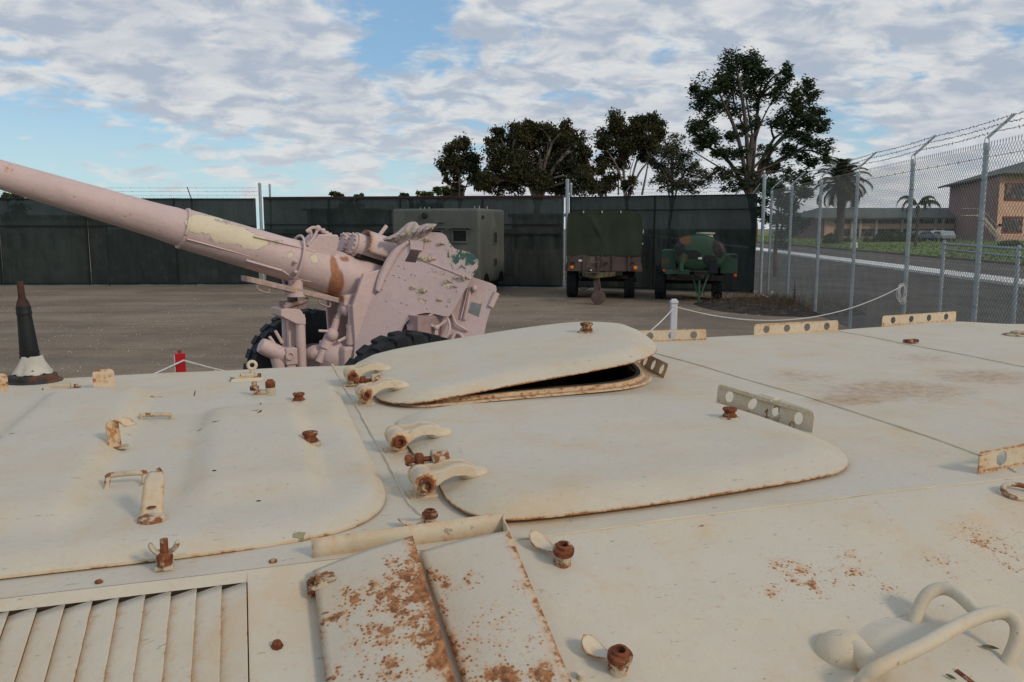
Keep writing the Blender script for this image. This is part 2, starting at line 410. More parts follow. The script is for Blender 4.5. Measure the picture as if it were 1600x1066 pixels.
def screened(root, a, b, seams, h=FH, z0=.04, barb=True, rail=False, midseams=(1.05,)):
    a = Vector(a); b = Vector(b); d = (b - a); L = d.length; d.normalize(); nrm = Vector((d.y, -d.x, 0))
    if nrm.y > 0: nrm = -nrm
    ts = [0] + seams + [L]
    rr = random.Random(int(L * 100))
    for t0, t1 in zip(ts, ts[1:]):
        q = MB()
        ph = rr.uniform(0, 6)
        q.grid(lambda u, v: a + d * lerp(t0 + .015, t1 - .015, u) + nrm * (.055 + .022 * math.sin(u * 9 + ph + v * 1.5) * (1 - v * .6) + .012 * math.sin(u * 23 + ph * 2) * (1 - v)) + Vector((0, 0, lerp(z0, h - .02 * math.sin(u * math.pi) * rr.uniform(.3, 1), v))), 28, 8)
        q.build('screen_panel', M_screen, root, smooth=60)
    q = MB()
    for t in seams: q.bar(a + d * t + nrm * .092 + Vector((0, 0, z0)), a + d * t + nrm * .092 + Vector((0, 0, h)), .006, .06, d)
    for z in midseams + (h - .03, z0 + .04): q.bar(a + d * .05 + nrm * .10 + Vector((0, 0, z)), a + d * (L - .05) + nrm * .10 + Vector((0, 0, z)), .008, .045)
    q.build('screen_hem', M_seam, root)
    q = MB(); q.bar(a + Vector((0, 0, .02)), b + Vector((0, 0, .02)), .05, .05); q.build('bottom_rail', M_galv, root)
    # twisted wire tips above the screen
    q = MB(); n = int(L / .075)
    for i in range(n):
        p = a + d * (i * .075) + Vector((0, 0, h - .02)); q.tube([p, p + Vector((0, 0, .075)) + d * rr.uniform(-.02, .02)], .0045, 3, cap=False)
    q.build('wire_tips', M_wire, root, kind='stuff')
    return a, b, d, L, nrm
def barbed(root, pts_list, step=.13, r=.0035, sag=.01):
    for pts in pts_list:
        q = MB(); rr = random.Random(int(sum(pts[0]) * 77))
        for p0, p1 in zip(pts, pts[1:]):
            p0 = Vector(p0); p1 = Vector(p1); L = (p1 - p0).length; n = 8
            q.tube([p0.lerp(p1, k / n) - Vector((0, 0, sag * math.sin(math.pi * k / n))) for k in range(n + 1)], r, 3, cap=False)
            m = int(L / step)
            for k in range(m):
                t = (k + .5) / m; c = p0.lerp(p1, t) - Vector((0, 0, sag * math.sin(math.pi * t)))
                e = Vector((rr.uniform(-1, 1), rr.uniform(-1, 1), rr.uniform(-1, 1))).normalized() * .024
                q.tube([c - e, c + e], r * 1.5, 3, cap=False)
        q.build('barbed_wire', M_barb, root)
def post(root, p, h, r=.035, cap=True):
    q = MB(); q.lathe(p, (0, 0, 1), [(r, 0), (r, h), (r * 1.12, h), (r * 1.12, h + .04), (r * .6, h + .07), (0, h + .075)], 12)
    return q.build('fence_post', M_post, root, smooth=40)

PA, PB, PC, PD = hpt(-330, 447.5), hpt(412, 446), hpt(884, 450.5), hpt(1179, 459)
f1 = thing('screened_fence', 'long black mesh screened fence left of the tall galvanised gate post, under the gun barrel', 'fence', PA)
f1.location = (0, 0, 0)
a, b, d, L, nrm = screened(f1, PA, PB + (PA - PB).normalized() * .12, [(PB - PA).length * k for k in (.19, .45, .635, .82)][1:], midseams=(1.98,))
for px in (170, 303):
    t = (hpt(px, 446.8) - PA).length; p = PA + d * t
    q = MB(); q.lathe(p, (0, 0, 1), [(.03, 0), (.03, FH), (0, FH)], 10); q.tube([p + Vector((0, 0, FH - .03)), p + Vector((-.10, -.05, FH + .36))], .014, 6); q.build('fence_post', M_seam, f1, smooth=40)
barbed(f1, [[PA + Vector((-.03 * k, 0, FH + .1 * k)), PB + Vector((-.03 * k, 0, FH + .1 * k))] for k in (1, 2.2, 3.4)], .3)
f2 = thing('screened_gate', 'wide black screened rolling gate behind the gun and the olive shelter', 'gate')
a, b, d, L, nrm = screened(f2, PB + Vector((.10, 0, 0)), PC + (PB - PC).normalized() * .1, [2.3, 4.7, 5.1, 7.4], midseams=(1.72, 2.02))
q = MB(); q.bar(a + Vector((0, 0, FH + .02)), b + Vector((0, 0, FH + .02)), .05, .05); q.build('top_rail', mat('rust_rail', (.07, .022, .018), .8, .3, 3), f2)
for t in (.5, 1.0): post(f2, a.lerp(b, t) + Vector((0, .05, 0)), FH - .02, .03)
post(f2, hpt(426, 446) + Vector((0, .1, 0)), 3.30, .035)
post(f2, hpt(891, 450.5) + Vector((0, .1, 0)), 3.26, .04)
post(f1, PB, 3.33, .05)
f3 = thing('screened_fence', 'black mesh screened fence right of the gate, behind the canvas and tank trailers', 'fence')
a, b, d, L, nrm = screened(f3, PC + Vector((.1, 0, 0)), PD, [2.75], midseams=(2.45,))
post(f3, PC + Vector((.02, -.06, 0)), 3.37, .055)
barbed(f3, [[a + Vector((0, 0, FH + .09 * k)), b + Vector((0, 0, FH + .09 * k))] for k in (1, 2.2, 3.6)], .25)
for k in (.3, .97):
    p = a.lerp(b, k) + Vector((0, 0, FH)); q = MB(); q.bar(p, p + Vector((.22, 0, .30)), .04, .012); q.build('barb_arm', M_galv, f3)

# ---------------------------------------------------------------- chain link fence on the right
cf = thing('chain_link_fence', 'tall galvanised chain link fence with angled barbed wire arms along the right side', 'fence')
ys = [7.9, 10.66, 13.15, 15.95, 18.6, 21.45, 24.0]
def fpos(Y): return FB0 + FD * ((Y - FB0.y) / FD.y)
def armtop(p): return p + Vector((.30, -.03, FH + .42))
tops = []
for Y in ys:
    p = fpos(Y); q = MB()
    q.lathe(p, (0, 0, 1), [(.033, 0), (.033, FH - .02), (.038, FH - .02), (.038, FH + .05), (.030, FH + .07), (0, FH + .07)], 14)
    q.build('fence_post', M_galv, cf, smooth=40)
    q = MB(); q.tube([p + Vector((-.030, 0, FH + .05)), p + Vector((-.028, 0, FH + .12)), p + Vector((-.008, 0, FH + .145)), p + Vector((.02, 0, FH + .135)), p + Vector((.030, 0, FH + .05))], .006, 6)
    q.bar(p + Vector((0, 0, FH + .13)), armtop(p), .034, .014, (0, 1, 0)); q.build('barb_arm', M_galv, cf)
    for z in (.35, .9, 1.45, 2.0, 2.5):
        q = MB(); q.lathe(p + Vector((0, 0, z)), (0, 0, 1), [(.037, -.004), (.037, .004)], 12); q.build('tie_wire', M_wire, cf)
    tops.append(p)
post(cf, fpos(24.2) + Vector((-.17, .05, 0)), 3.38, .05)
wires = [[p + (armtop(p) - p - Vector((0, 0, FH + .13))) * k + Vector((0, 0, FH + .135)) for p in tops] for k in (.25, .62, .97)]
barbed(cf, wires, .115, .0032, .02)
barbed(cf, [[p + Vector((.03, 0, FH - .10)) for p in tops]], .35, .003, .004)
q = MB(); pit = .0375; rr = random.Random(5)
Y0, Y1 = 7.9, 24.2; La = (fpos(Y1) - fpos(Y0)).length; n = int(La / pit); hz_ = .078
o0 = fpos(Y0); nr = Vector((FD.y, -FD.x, 0)); rows = int(FH / (hz_ / 2))
wr = .0026
# zig-zag wires, each a flat ribbon pair crossing -> 4-sided tubes
for i in range(0, n):
    pts = []
    sgn = 1 if i % 2 else -1
    base = o0 + FD * (i * pit)
    for k in range(rows + 1):
        dx = (pit / 2) * (1 if (k % 2) else -1) * sgn
        pts.append(base + FD * dx + nr * (.0015 * (1 if k % 2 else -1)) + Vector((0, 0, .03 + k * hz_ / 2)))
    pts.append(pts[-1] + Vector((0, 0, .055)) + FD * (-pts[-1] + base).dot(FD) * .6)
    # triangular tube without re-orthogonalised frames (cheap)
    A = None
    for j, p in enumerate(pts):
        ring = [q.vert(p + FD * wr), q.vert(p - FD * wr * .5 + nr * wr), q.vert(p - FD * wr * .5 - nr * wr)]
        if A:
            for k in range(3): q.face((A[k], A[(k + 1) % 3], ring[(k + 1) % 3], ring[k]))
        A = ring
q.build('chain_mesh', M_wire, cf, kind='stuff')

# low chain link gate beyond it on the right
lf = thing('low_chain_fence', 'low chain link fence with a round top rail beyond the tall fence', 'fence')
p0 = Vector((1475 - 800, 0, 0)); a = atY(1475, 381, 15.6); b = atY(1592, 389, 13.6)
def lowp(pp): return Vector((pp.x, pp.y, 0))
for pp in (a, b, b + (b - a)):
    q = MB(); q.lathe(lowp(pp), (0, 0, 1), [(.035, 0), (.035, pp.z + .03), (.02, pp.z + .06), (0, pp.z + .065)], 10); q.build('fence_post', M_galv, lf, smooth=40)
q = MB(); e = b + (b - a); q.cyl(a, e, .022, n=8); q.build('top_rail', M_galv, lf, smooth=40)
q = MB(); q.cyl(a - Vector((0, 0, .10)), e - Vector((0, 0, .16)), .02, n=8); q.build('second_rail', M_galv, lf, smooth=40)
q = MB(); L = (e - a).length; dd = (e - a).normalized(); dd.z = 0
for i in range(int(L / .05)):
    for s_ in (1, -1):
        x0 = i * .05; base = lowp(a) + dd * x0
        q.tube([base + dd * (.05 * (k % 2)) * s_ + Vector((0, 0, .05 + k * .06)) for k in range(30)], .0022, 3, cap=False)
q.build('chain_mesh', M_wire, lf, kind='stuff')

# ---------------------------------------------------------------- rope barrier
def rope(p0, p1, sag, r=.009, n=16):
    p0 = Vector(p0); p1 = Vector(p1)
    q = MB(); q.tube([p0.lerp(p1, k / n) - Vector((0, 0, sag * 4 * (k / n) * (1 - k / n))) for k in range(n + 1)], r, 6); return q
M_white = mat('white_post', (.62, .64, .66), .6, .06, 5)
B1 = at(1054, 500, 0); B1 = Vector((B1.x, B1.y, 0)); B1 = Vector((254 / F_PX * 10.2, 10.2, 0))
t = thing('rope_post', 'square white rope post standing on the gravel in front of the camouflaged tank trailer', 'post', B1)
q = MB(); q.box((0, 0, .49), (.075, .075, .98)); q.build('post_shaft', M_white, t, bevel=.004)
q = MB(); q.box((0, 0, 1.005), (.09, .09, .035)); q.box((0, 0, 1.03), (.06, .06, .02)); q.build('post_cap', M_white, t, bevel=.004)
B2 = Vector((-525 / F_PX * 6.0, 6.0, 0))
t = thing('rope_post', 'red rope post with a white side standing left of the gun', 'post', B2, R(25))
q = MB(); q.box((0, 0, .5), (.07, .08, 1.0)); q.build('post_shaft', mat('red_paint', (.42, .012, .02), .45, .12, 5), t, bevel=.003)
q = MB(); q.box((-.0375, 0, .5), (.004, .07, .98)); q.build('white_side', mat('white_pink', (.75, .62, .60), .6, .1, 9, second=(.5, .1, .09), sscale=12, slo=.58, shi=.66), t)
q = MB(); q.cyl((0, 0, 1.0), (0, 0, 1.02), .012, n=8); q.build('bolt_head', mat('rust_plain', (.2, .07, .03), .9, .3, 20), t)
top1 = B1 + Vector((0, -.04, .95)); fp = fpos(13.15) + Vector((-.04, -.05, 1.02))
rp = rope(top1, fp, .34, .008, 30).build('rope', M_rope, smooth=60); tag(rp, 'white rope hanging from the square white post to the chain link fence', 'rope')
rp = rope(top1, Vector((.24, 7.2, .94)), .30, .008, 24).build('rope', M_rope, smooth=60); tag(rp, 'white rope falling leftwards from the square white post towards the gun', 'rope')
for (x_, y_, lb) in ((.2, 7.2, 'square white rope post hidden behind the propped hatch cover'), (-4.8, 4.2, 'square white rope post beyond the left edge')):
    t = thing('rope_post', lb, 'post', (x_, y_, 0))
    q = MB(); q.box((0, 0, .49), (.075, .075, .98)); q.build('post_shaft', M_white, t, bevel=.004)
top2 = B2 + Vector((.04, -.03, .95))
rp = rope(top2, Vector((-4.76, 4.2, .94)), .30, .008, 24).build('rope', M_rope, smooth=60); tag(rp, 'white rope falling from the red post towards the left behind the vehicle', 'rope')
rp = rope(top2, Vector((-1.5, 7.0, .62)), .06, .007, 24).build('rope', M_rope, smooth=60); tag(rp, 'thin rope from the red post towards the far tyre of the gun', 'rope')
q = MB(); rr = random.Random(9)
for k in range(7):
    c = fpos(13.15) + Vector((-.07 + rr.uniform(-.02, .02), -.06, .98 + rr.uniform(-.03, .03))); a1 = rr.uniform(.035, .075); a2 = rr.uniform(.10, .16); tl = rr.uniform(-.3, .3)
    q.tube([c + Vector((a1 * math.cos(x) + tl * a2 * math.sin(x) * .5, .02 * math.sin(2 * x + k), -a2 * .7 + a2 * math.sin(x))) for x in [2 * math.pi * j / 18 for j in range(18)]], .008, 5, closed=True)
tag(q.build('rope_coil', M_rope, smooth=60), 'coil of white rope tied to a post of the chain link fence', 'rope')

# dry weeds and dirt in the fence corner
c0 = at(1225, 478, 0); g = MB(); rr = random.Random(4)
q = MB()
def mound(u, v):
    x = lerp(-2.2, 1.3, u); y = lerp(-2.6, 2.4, v); e = max(0, 1 - (x * .45) ** 2 - (y * .36) ** 2)
    return c0 + Vector((x + y * .05, y, -.01 + .10 * e ** .8 + .025 * e * rr.uniform(-1, 1)))
q.grid(mound, 34, 34); M_dirt = mat('dark_soil', (.035, .026, .02), 1, .5, 3, bump=.02, bscale=20, second=(.16, .13, .10), sscale=5, slo=.55, shi=.7)
struct(q.build('soil_bank', M_dirt))
M_weed = mat('dry_weed', (.09, .065, .04), .95, .4, 5)
for k in range(1500):
    r0 = rr.gauss(0, .75); r1 = rr.gauss(0, 1.0); p = c0 + Vector((r0, r1, .02)); h = rr.uniform(.05, .26); dx = Vector((rr.uniform(-.12, .12), rr.uniform(-.1, .1), h))
    g.tube([p, p + dx * .6, p + dx + Vector((rr.uniform(-.05, .05), 0, 0))], .004, 3, cap=False)
g.build('dry_weeds', M_weed, kind='stuff')
p = at(1238, 478, 0); q = MB(); q.tube([p, p + Vector((.03, 0, .2)), p + Vector((.05, 0, .38)), p + Vector((.03, 0, .6))], [.02, .016, .012, .004], 6)
q.tube([p + Vector((.05, 0, .36)), p + Vector((-.03, 0, .42))], .006, 4); tag(q.build('dead_stick', mat('dead_wood', (.035, .025, .02), .9, .2, 9), smooth=60), 'bare dead stick standing in the weeds by the chain fence', 'stick')
p = at(1196, 466, 0); q = MB(); q.box(p + Vector((0, 0, .06)), (.30, .10, .025), Matrix.Rotation(.3, 3, 'Y') @ Matrix.Rotation(.4, 3, 'Z')); q.box(p + Vector((.16, 0, .12)), (.03, .10, .16), Matrix.Rotation(.3, 3, 'Y'))
tag(q.build('debris_board', M_white), 'small bent white strip lying in the weeds at the foot of the corner post', 'debris')

# ---------------------------------------------------------------- trees
M_bark = mat('bark', (.085, .07, .058), .95, .3, 5)
M_barkp = mat('pale_bark', (.20, .16, .135), .9, .35, 2)
def leafmat(name, base, var=.35, trans=.25):
    m = bpy.data.materials.new(name); m.use_nodes = True; t = NT(m.node_tree)
    co = t.n('ShaderNodeTexCoord').outputs['Object']
    rn = t.n('ShaderNodeNewGeometry').outputs['Random Per Island']
    c = t.mix(rn, tuple(x * (1 - var) for x in base), tuple(x * (1 + var) for x in base))
    c = t.mix(t.mr(t.noise(co, .8, 3, .5), .4, .65), c, (base[0] * 1.35, base[1] * 1.05, base[2] * .9))
    bs = t.n('ShaderNodeBsdfPrincipled', {'Base Color': c, 'Roughness': .7, 'Specular IOR Level': .2})
    tr = t.n('ShaderNodeBsdfTranslucent', {'Color': c}); mx = t.n('ShaderNodeMixShader', {0: trans, 1: bs, 2: tr}); t.n('ShaderNodeOutputMaterial', {0: mx}); return m
M_euc = leafmat('eucalyptus_leaves', (.050, .056, .026), .45); M_aca = leafmat('feathery_leaves', (.036, .062, .030), .45); M_shr = leafmat('shrub_leaves', (.05, .075, .025))
def tree(label, Y, base_px, clumps, mleaf, mbark, leaf=.10, per=520, trunk_r=.16, forks=None, seed=1, depth=.75, droop=.2, spiky=False, group='trees beyond the black fence', extra=()):
    """clumps: (px, py, rx_px, ry_px[, k]) where each cluster of foliage hangs in the photograph"""
    rr = random.Random(seed); s = Y / F_PX
    root = thing('eucalyptus_tree' if not spiky else 'feathery_tree', label, 'tree', (atY(base_px, 357, Y).x, Y, 0), 0, group)
    o = root.location.copy(); L = MB(); T = MB()
    def loc(px, py, dy=0): return atY(px, py, Y) - o + Vector((0, dy, 0))
    nodes = [Vector((0, 0, 0))]
    top = loc(*(forks[0] if forks else (base_px, min(c[1] for c in clumps) + 60)))
    tr = [Vector((0, 0, 0)), Vector((rr.uniform(-.2, .2), 0, top.z * .35)), top * .65 + Vector((rr.uniform(-.1, .1), 0, 0)), top]
    trp = crom(tr, 6, False); n = len(trp)
    T.tube(trp, [lerp(trunk_r, trunk_r * .55, k / (n - 1)) for k in range(n)], 8)
    fk = [(loc(*f, rr.uniform(-.5, .5)), trunk_r * .5) for f in (forks or [])]
    if not fk: fk = [(top, trunk_r * .5)]
    for k in range(1, len(fk)):
        a0 = trp[int(n * .55)]; p1 = fk[k][0]; mid = a0.lerp(p1, .5) + Vector((0, 0, .15 * (p1 - a0).length))
        T.tube(crom([a0, mid, p1], 5, False), [lerp(trunk_r * .6, trunk_r * .35, j / 10) for j in range(11)], 7)
    for c in clumps:
        px, py, rx, ry = c[:4]; kk = c[4] if len(c) > 4 else 1.0
        cy = rr.uniform(-1, 1) * depth * max(rx, ry) * s * 1.2
        cc = loc(px, py, cy)
        src = min([f[0] for f in fk] + trp[n // 3:], key=lambda f: (f - cc).length + max(0, f.z - cc.z) * 3)
        mid = src.lerp(cc, .55) + Vector((rr.uniform(-.2, .2), rr.uniform(-.2, .2), .12 * (cc - src).length))
        lim = crom([src, mid, cc], 5, False); T.tube(lim, [lerp(trunk_r * .35, .018, j / 10) for j in range(11)], 5)
        # sub clusters on twigs
        ns = max(6, int(13 * kk))
        for q in range(ns):
            cg = lambda: max(-.8, min(.8, rr.gauss(0, .46))); d = Vector((cg() * rx * s, cg() * max(rx, ry) * s * depth, cg() * ry * s))
            sc = cc + d; st = lim[rr.randint(5, 10)]
            T.tube([st, st.lerp(sc, .6) + Vector((0, 0, .06)), sc], [.018, .012, .005], 3, cap=False)
            srad = rr.uniform(.34, .60) * min(rx, ry) * s + .05
            for i in range(int(per * 2.0 * kk / ns)):
                v = Vector((rr.gauss(0, 1), rr.gauss(0, 1), rr.gauss(0, .8))); v = v * srad * .55
                p = sc + v; a1 = rr.uniform(0, 6.28); el = rr.uniform(-1.3, .4) if not spiky else rr.uniform(-.6, .8)
                ax = Vector((math.cos(a1) * math.cos(el), math.sin(a1) * math.cos(el), math.sin(el) - droop * .5)).normalized()
                sd = ax.cross(Vector((rr.uniform(-1, 1), rr.uniform(-1, 1), rr.uniform(-1, 1)))).normalized()
                ln = leaf * rr.uniform(.7, 1.4); wd = ln * (.28 if not spiky else .20)
                L.poly([p - ax * ln * .5, p + sd * wd, p + ax * ln * .6, p - sd * wd])
    for (p0, p1, p2, r0) in extra: T.tube(crom([loc(*p0), loc(*p1), loc(*p2)], 5, False), [lerp(r0, r0 * .4, j / 10) for j in range(11)], 6)
    T.build('trunk', mbark, root, smooth=60); L.build('crown', mleaf, root)
    return root
tree('small leaning eucalyptus tree at the left end of the row beyond the black fence', 46, 716,
     [(714, 232, 20, 16), (704, 248, 16, 16), (730, 246, 16, 22), (716, 262, 20, 16), (740, 262, 10, 22), (694, 262, 10, 12, .6), (716, 285, 11, 22, .9), (742, 282, 10, 16, .8), (726, 222, 9, 10, .6), (683, 296, 7, 4, .25), (700, 283, 6, 4, .2), (750, 290, 8, 14, .6)],
     M_euc, M_barkp, .14, 620, .09, [(718, 262), (738, 275)], 11)
tree('broad dense rounded eucalyptus tree behind the canvas trailer and gate', 45, 835,
     [(795, 228, 22, 22), (778, 250, 18, 22), (815, 212, 18, 16), (835, 222, 24, 24, 1.3), (850, 205, 16, 13), (829, 199, 10, 8, .7), (868, 222, 22, 22, 1.2), (886, 202, 11, 12, .8), (893, 228, 20, 26, 1.3), (912, 240, 12, 22), (810, 255, 28, 26, 1.4), (850, 252, 32, 26, 1.6), (888, 262, 30, 24, 1.5),
      (775, 276, 18, 20), (762, 288, 14, 16), (800, 284, 26, 18, 1.3), (836, 285, 28, 18, 1.4), (872, 290, 28, 16, 1.3), (908, 282, 22, 20, 1.2), (925, 292, 14, 12), (766, 222, 8, 8, .3), (919, 270, 10, 16), (782, 212, 10, 9, .5)],
     M_euc, M_barkp, .14, 900, .22, [(845, 250), (800, 245), (885, 240), (862, 225), (825, 262)], 12,
     extra=[((832, 270), (852, 246), (858, 216), .06), ((830, 262), (812, 232), (800, 216), .05), ((845, 262), (862, 246), (882, 232), .05), ((815, 296), (806, 272), (800, 258), .05)])
tree('tall eucalyptus pair with two rounded crowns standing next to the canvas trailer', 47, 985,
     [(966, 190, 13, 14), (956, 208, 18, 18), (978, 206, 16, 18), (944, 226, 14, 16), (966, 228, 22, 18, 1.2), (1000, 190, 12, 12), (996, 208, 14, 18), (1020, 196, 14, 18, 1.1), (1032, 204, 11, 18), (1018, 222, 18, 18), (990, 232, 14, 16, .8), (948, 248, 16, 13, .8), (936, 262, 12, 10, .6), (972, 258, 12, 14, .6), (1006, 248, 10, 12, .6), (955, 278, 16, 14, .8), (985, 290, 12, 12, .5), (940, 292, 12, 12, .8), (1012, 232, 12, 12, .7)],
     M_euc, M_barkp, .14, 620, .12, [(972, 240), (1008, 225), (957, 250), (1015, 250)], 13,
     extra=[((1003, 305), (1010, 270), (1015, 240), .07), ((966, 305), (966, 270), (964, 240), .05), ((990, 305), (984, 275), (992, 245), .04)])
tree('pale grey-green bushy tree between the eucalyptus pair and the tallest tree', 44, 1050,
     [(1053, 222, 14, 14, .7), (1042, 240, 18, 16, .9), (1064, 242, 16, 18, .9), (1036, 262, 16, 14, .8), (1056, 264, 20, 16), (1078, 266, 16, 18, .9), (1030, 284, 16, 13, .8), (1052, 288, 22, 12), (1080, 290, 18, 12, .9), (1098, 280, 16, 16, .8), (1020, 250, 8, 8, .4)],
     leafmat('grey_green_leaves', (.062, .078, .052)), M_bark, .15, 400, .10, [(1050, 262), (1072, 270), (1035, 268)], 14, spiky=True)
tree('tallest dark feathery tree with open limbs, rising left of the palm', 36, 1172,
     [(1150, 100, 26, 18, 1.3), (1135, 118, 24, 16, 1.2), (1172, 100, 22, 18, 1.2), (1192, 112, 16, 20), (1112, 135, 22, 18, 1.1), (1145, 140, 26, 18, 1.1), (1175, 135, 22, 20, 1.0), (1095, 160, 20, 18, 1.0), (1085, 140, 8, 8, .4), (1120, 165, 22, 16, .9), (1098, 190, 18, 15, .8), (1085, 205, 12, 12, .6), (1150, 172, 16, 16, .5),
      (1228, 110, 9, 12, .5), (1222, 128, 12, 12, .6), (1210, 150, 14, 14, .5), (1238, 150, 14, 14, .7), (1262, 135, 12, 10, .6), (1270, 150, 10, 10, .5), (1245, 172, 18, 14, .9), (1225, 180, 16, 14, .7), (1275, 175, 16, 12, .8), (1262, 195, 20, 13, 1.0), (1284, 200, 12, 10, .6), (1235, 205, 18, 14, .8), (1210, 195, 12, 12, .5),
      (1112, 215, 18, 14, .8), (1140, 212, 14, 12, .4), (1095, 228, 14, 12, .7), (1180, 190, 14, 14, .4), (1262, 220, 22, 12, 1.0), (1288, 228, 14, 10, .7), (1240, 235, 20, 12, .9), (1120, 245, 18, 12, .7), (1150, 240, 14, 12, .5), (1200, 240, 16, 12, .5), (1270, 248, 20, 11, .8), (1215, 260, 20, 13, .8), (1130, 270, 20, 14, .7), (1165, 268, 18, 12, .4), (1245, 275, 20, 14, .8), (1150, 290, 26, 10, .8), (1205, 288, 26, 12, .9), (1185, 160, 12, 16, .4), (1160, 200, 10, 12, .3), (1292, 245, 10, 8, .4)],
     M_aca, M_bark, .14, 420, .17, [(1175, 215), (1130, 170), (1215, 215), (1150, 130), (1240, 200), (1110, 230), (1190, 150), (1250, 235)], 15, depth=.55, spiky=True, droop=0,
     extra=[((1172, 290), (1178, 235), (1165, 150), .08), ((1172, 280), (1140, 255), (1105, 210), .07), ((1178, 262), (1215, 225), (1258, 190), .07), ((1175, 240), (1190, 190), (1222, 130), .05), ((1165, 285), (1125, 262), (1080, 235), .05), ((1178, 270), (1225, 250), (1275, 222), .05), ((1168, 210), (1150, 170), (1140, 125), .05)])
tree('dark tree behind the corner post where the two fences meet', 33, 1215,
     [(1205, 300, 20, 16, .9), (1235, 320, 22, 16, .9), (1215, 340, 20, 14, .8), (1240, 345, 20, 12, .7), (1225, 362, 18, 8, .6), (1250, 300, 14, 10, .5), (1192, 325, 10, 20, .6), (1222, 380, 18, 6, .4), (1262, 283, 10, 8, .4)],
     M_aca, M_bark, .14, 560, .10, [(1215, 330), (1235, 335)], 16, spiky=True, group='trees beyond the chain fence')
tree('distant green treetops peeping over the black fence at the far left', 60, 15, [(12, 308, 14, 5, .8), (-15, 306, 20, 6, 1), (30, 309, 10, 3, .5), (15, 330, 20, 15, .8)], M_shr, M_bark, .22, 420, .10, None, 21, group='treetops over the black fence')
tree('low distant treetop peeping over the fence right of the gate post', 60, 535, [(530, 306, 12, 4, .8), (562, 306, 7, 3, .5), (545, 325, 18, 12, .8)], M_shr, M_bark, .22, 420, .10, None, 22, group='treetops over the black fence')
tree('low distant treetops over the fence left of the leaning eucalyptus', 60, 660, [(634, 306, 10, 3, .6), (664, 304, 12, 4, .8), (697, 300, 16, 6, .9), (712, 302, 10, 6, .7), (670, 325, 20, 12, .8)], M_shr, M_bark, .22, 420, .10, None, 23, group='treetops over the black fence')

# ---- palms
def frond_mesh(L=3.2, leafl=.62, n=46, curve=1.25, w=.045, hang=.35):
    q = MB(); pts = []; x = z = 0.0; a = .95; ds = L / 16
    for k in range(17):
        pts.append(Vector((x, 0, z))); x += math.cos(a) * ds; z += math.sin(a) * ds; a -= curve / 9 * (.4 + k / 14)
    q.tube(pts, [lerp(.035, .006, k / 16) for k in range(17)], 4)
    for i in range(n):
        t = .12 + .88 * i / n; f = t * 16; k = min(15, int(f)); p = pts[k].lerp(pts[k + 1], f - k); tg = (pts[k + 1] - pts[k]).normalized()
        ll = leafl * math.sin(min(1, t * 1.6 + .15) * math.pi * .62)
        for s_ in (1, -1):
            d = (Vector((0, s_, 0)) * .85 + tg * .6 + Vector((0, 0, -hang))).normalized()
            q.poly([p - tg * w, p + tg * w, p + d * ll])
    return q
M_palm = leafmat('palm_leaves', (.042, .052, .022), .3, .15)
def palm(label, px, base_py, crown_py, Y, L, nfr, tr, leafl, seed, lo=-.9, hi=1.1, curve=1.25, hang=.35, gap=1.0):
    rr = random.Random(seed); X = atY(px, 357, Y).x; zc = atY(px, crown_py, Y).z
    root = thing('palm_tree', label, 'palm', (X, Y, 0)); q = MB(); pts = [(0, 0, 0), (.05, 0, zc * .5), (0, 0, zc)]
    q.tube(crom(pts, 6, False), [tr * 1.15] + [tr] * 9 + [tr * 1.3, tr * 1.5, tr * 1.2], 10); q.build('trunk', M_bark, root, smooth=60)
    fm = frond_mesh(L, leafl, int(46 * gap), curve, .03 + .02 * gap, hang).mesh('frond', M_palm)
    for k in range(nfr):
        el = lerp(hi, lo, (k / nfr) ** .9) ; az = k * 2.39996 + rr.uniform(-.2, .2); s = rr.uniform(.85, 1.1)
        o = bpy.data.objects.new('frond', fm); COL.objects.link(o); o.parent = root
        o.matrix_local = Matrix.Translation((0, 0, zc)) @ Matrix.Rotation(az, 4, 'Z') @ Matrix.Rotation(-el + .55, 4, 'Y') @ Matrix.Scale(s, 4)
    return root
palm('large thick palm tree with a full round crown, in front of the long building', 1312, 372, 288, 98, 3.7, 46, .46, 1.0, 31, lo=-.8, hi=1.6, curve=1.1)
palm('thin young palm with a few arching plumes beside the two-storey building', 1432, 372, 322, 82, 2.8, 7, .15, .55, 32, lo=.2, hi=.9, curve=1.9, hang=1.2, gap=.9)

# ---------------------------------------------------------------- buildings
M_roof = mat('roof_shingles', (.12, .13, .115), .9, .2, 1.5, bump=.01, bscale=6)
M_peach = mat('peach_wall', (.66, .42, .30), .85, .08, .8); M_peach_shade = mat('shaded_peach_wall', (.27, .155, .14), .85, .08, .8)  # second wall is a darker copy of the peach, shade put into its colour
M_red = mat('red_frame', (.26, .04, .035), .6, .1, 4); M_col = mat('cream_column', (.50, .44, .37), .8, .1, 2); M_win = mat('window_glass', (.03, .035, .035), .15, .2, .7, spec=.6, second=(.16, .14, .10), sscale=1.1, slo=.5, shi=.6)
Yb = 150
bl = thing('long_building', 'long low two-storey peach building with a grey roof and rows of columns behind the palms', 'building', (0, Yb, 0))
def bx(px, py): p = atY(px, py, Yb); return Vector((p.x, 0, p.z))
x0, x1 = bx(1285, 357).x, bx(1560, 357).x; eave = bx(1300, 340).z; ridge = bx(1360, 323).z
q = MB(); q.box(((x0 + x1) / 2, 9, eave / 2), (x1 - x0, 17.4, eave)); q.build('wall', M_peach_shade, bl)
zr = lambda py: bx(0, py).z
q = MB()
for (ya, yb) in ((349.5, 357.5), (370, 375.6)): q.box(((bx(1304, 357).x + x1) / 2, .14, (zr(ya) + zr(yb)) / 2), (x1 - bx(1304, 357).x, .10, zr(ya) - zr(yb)))
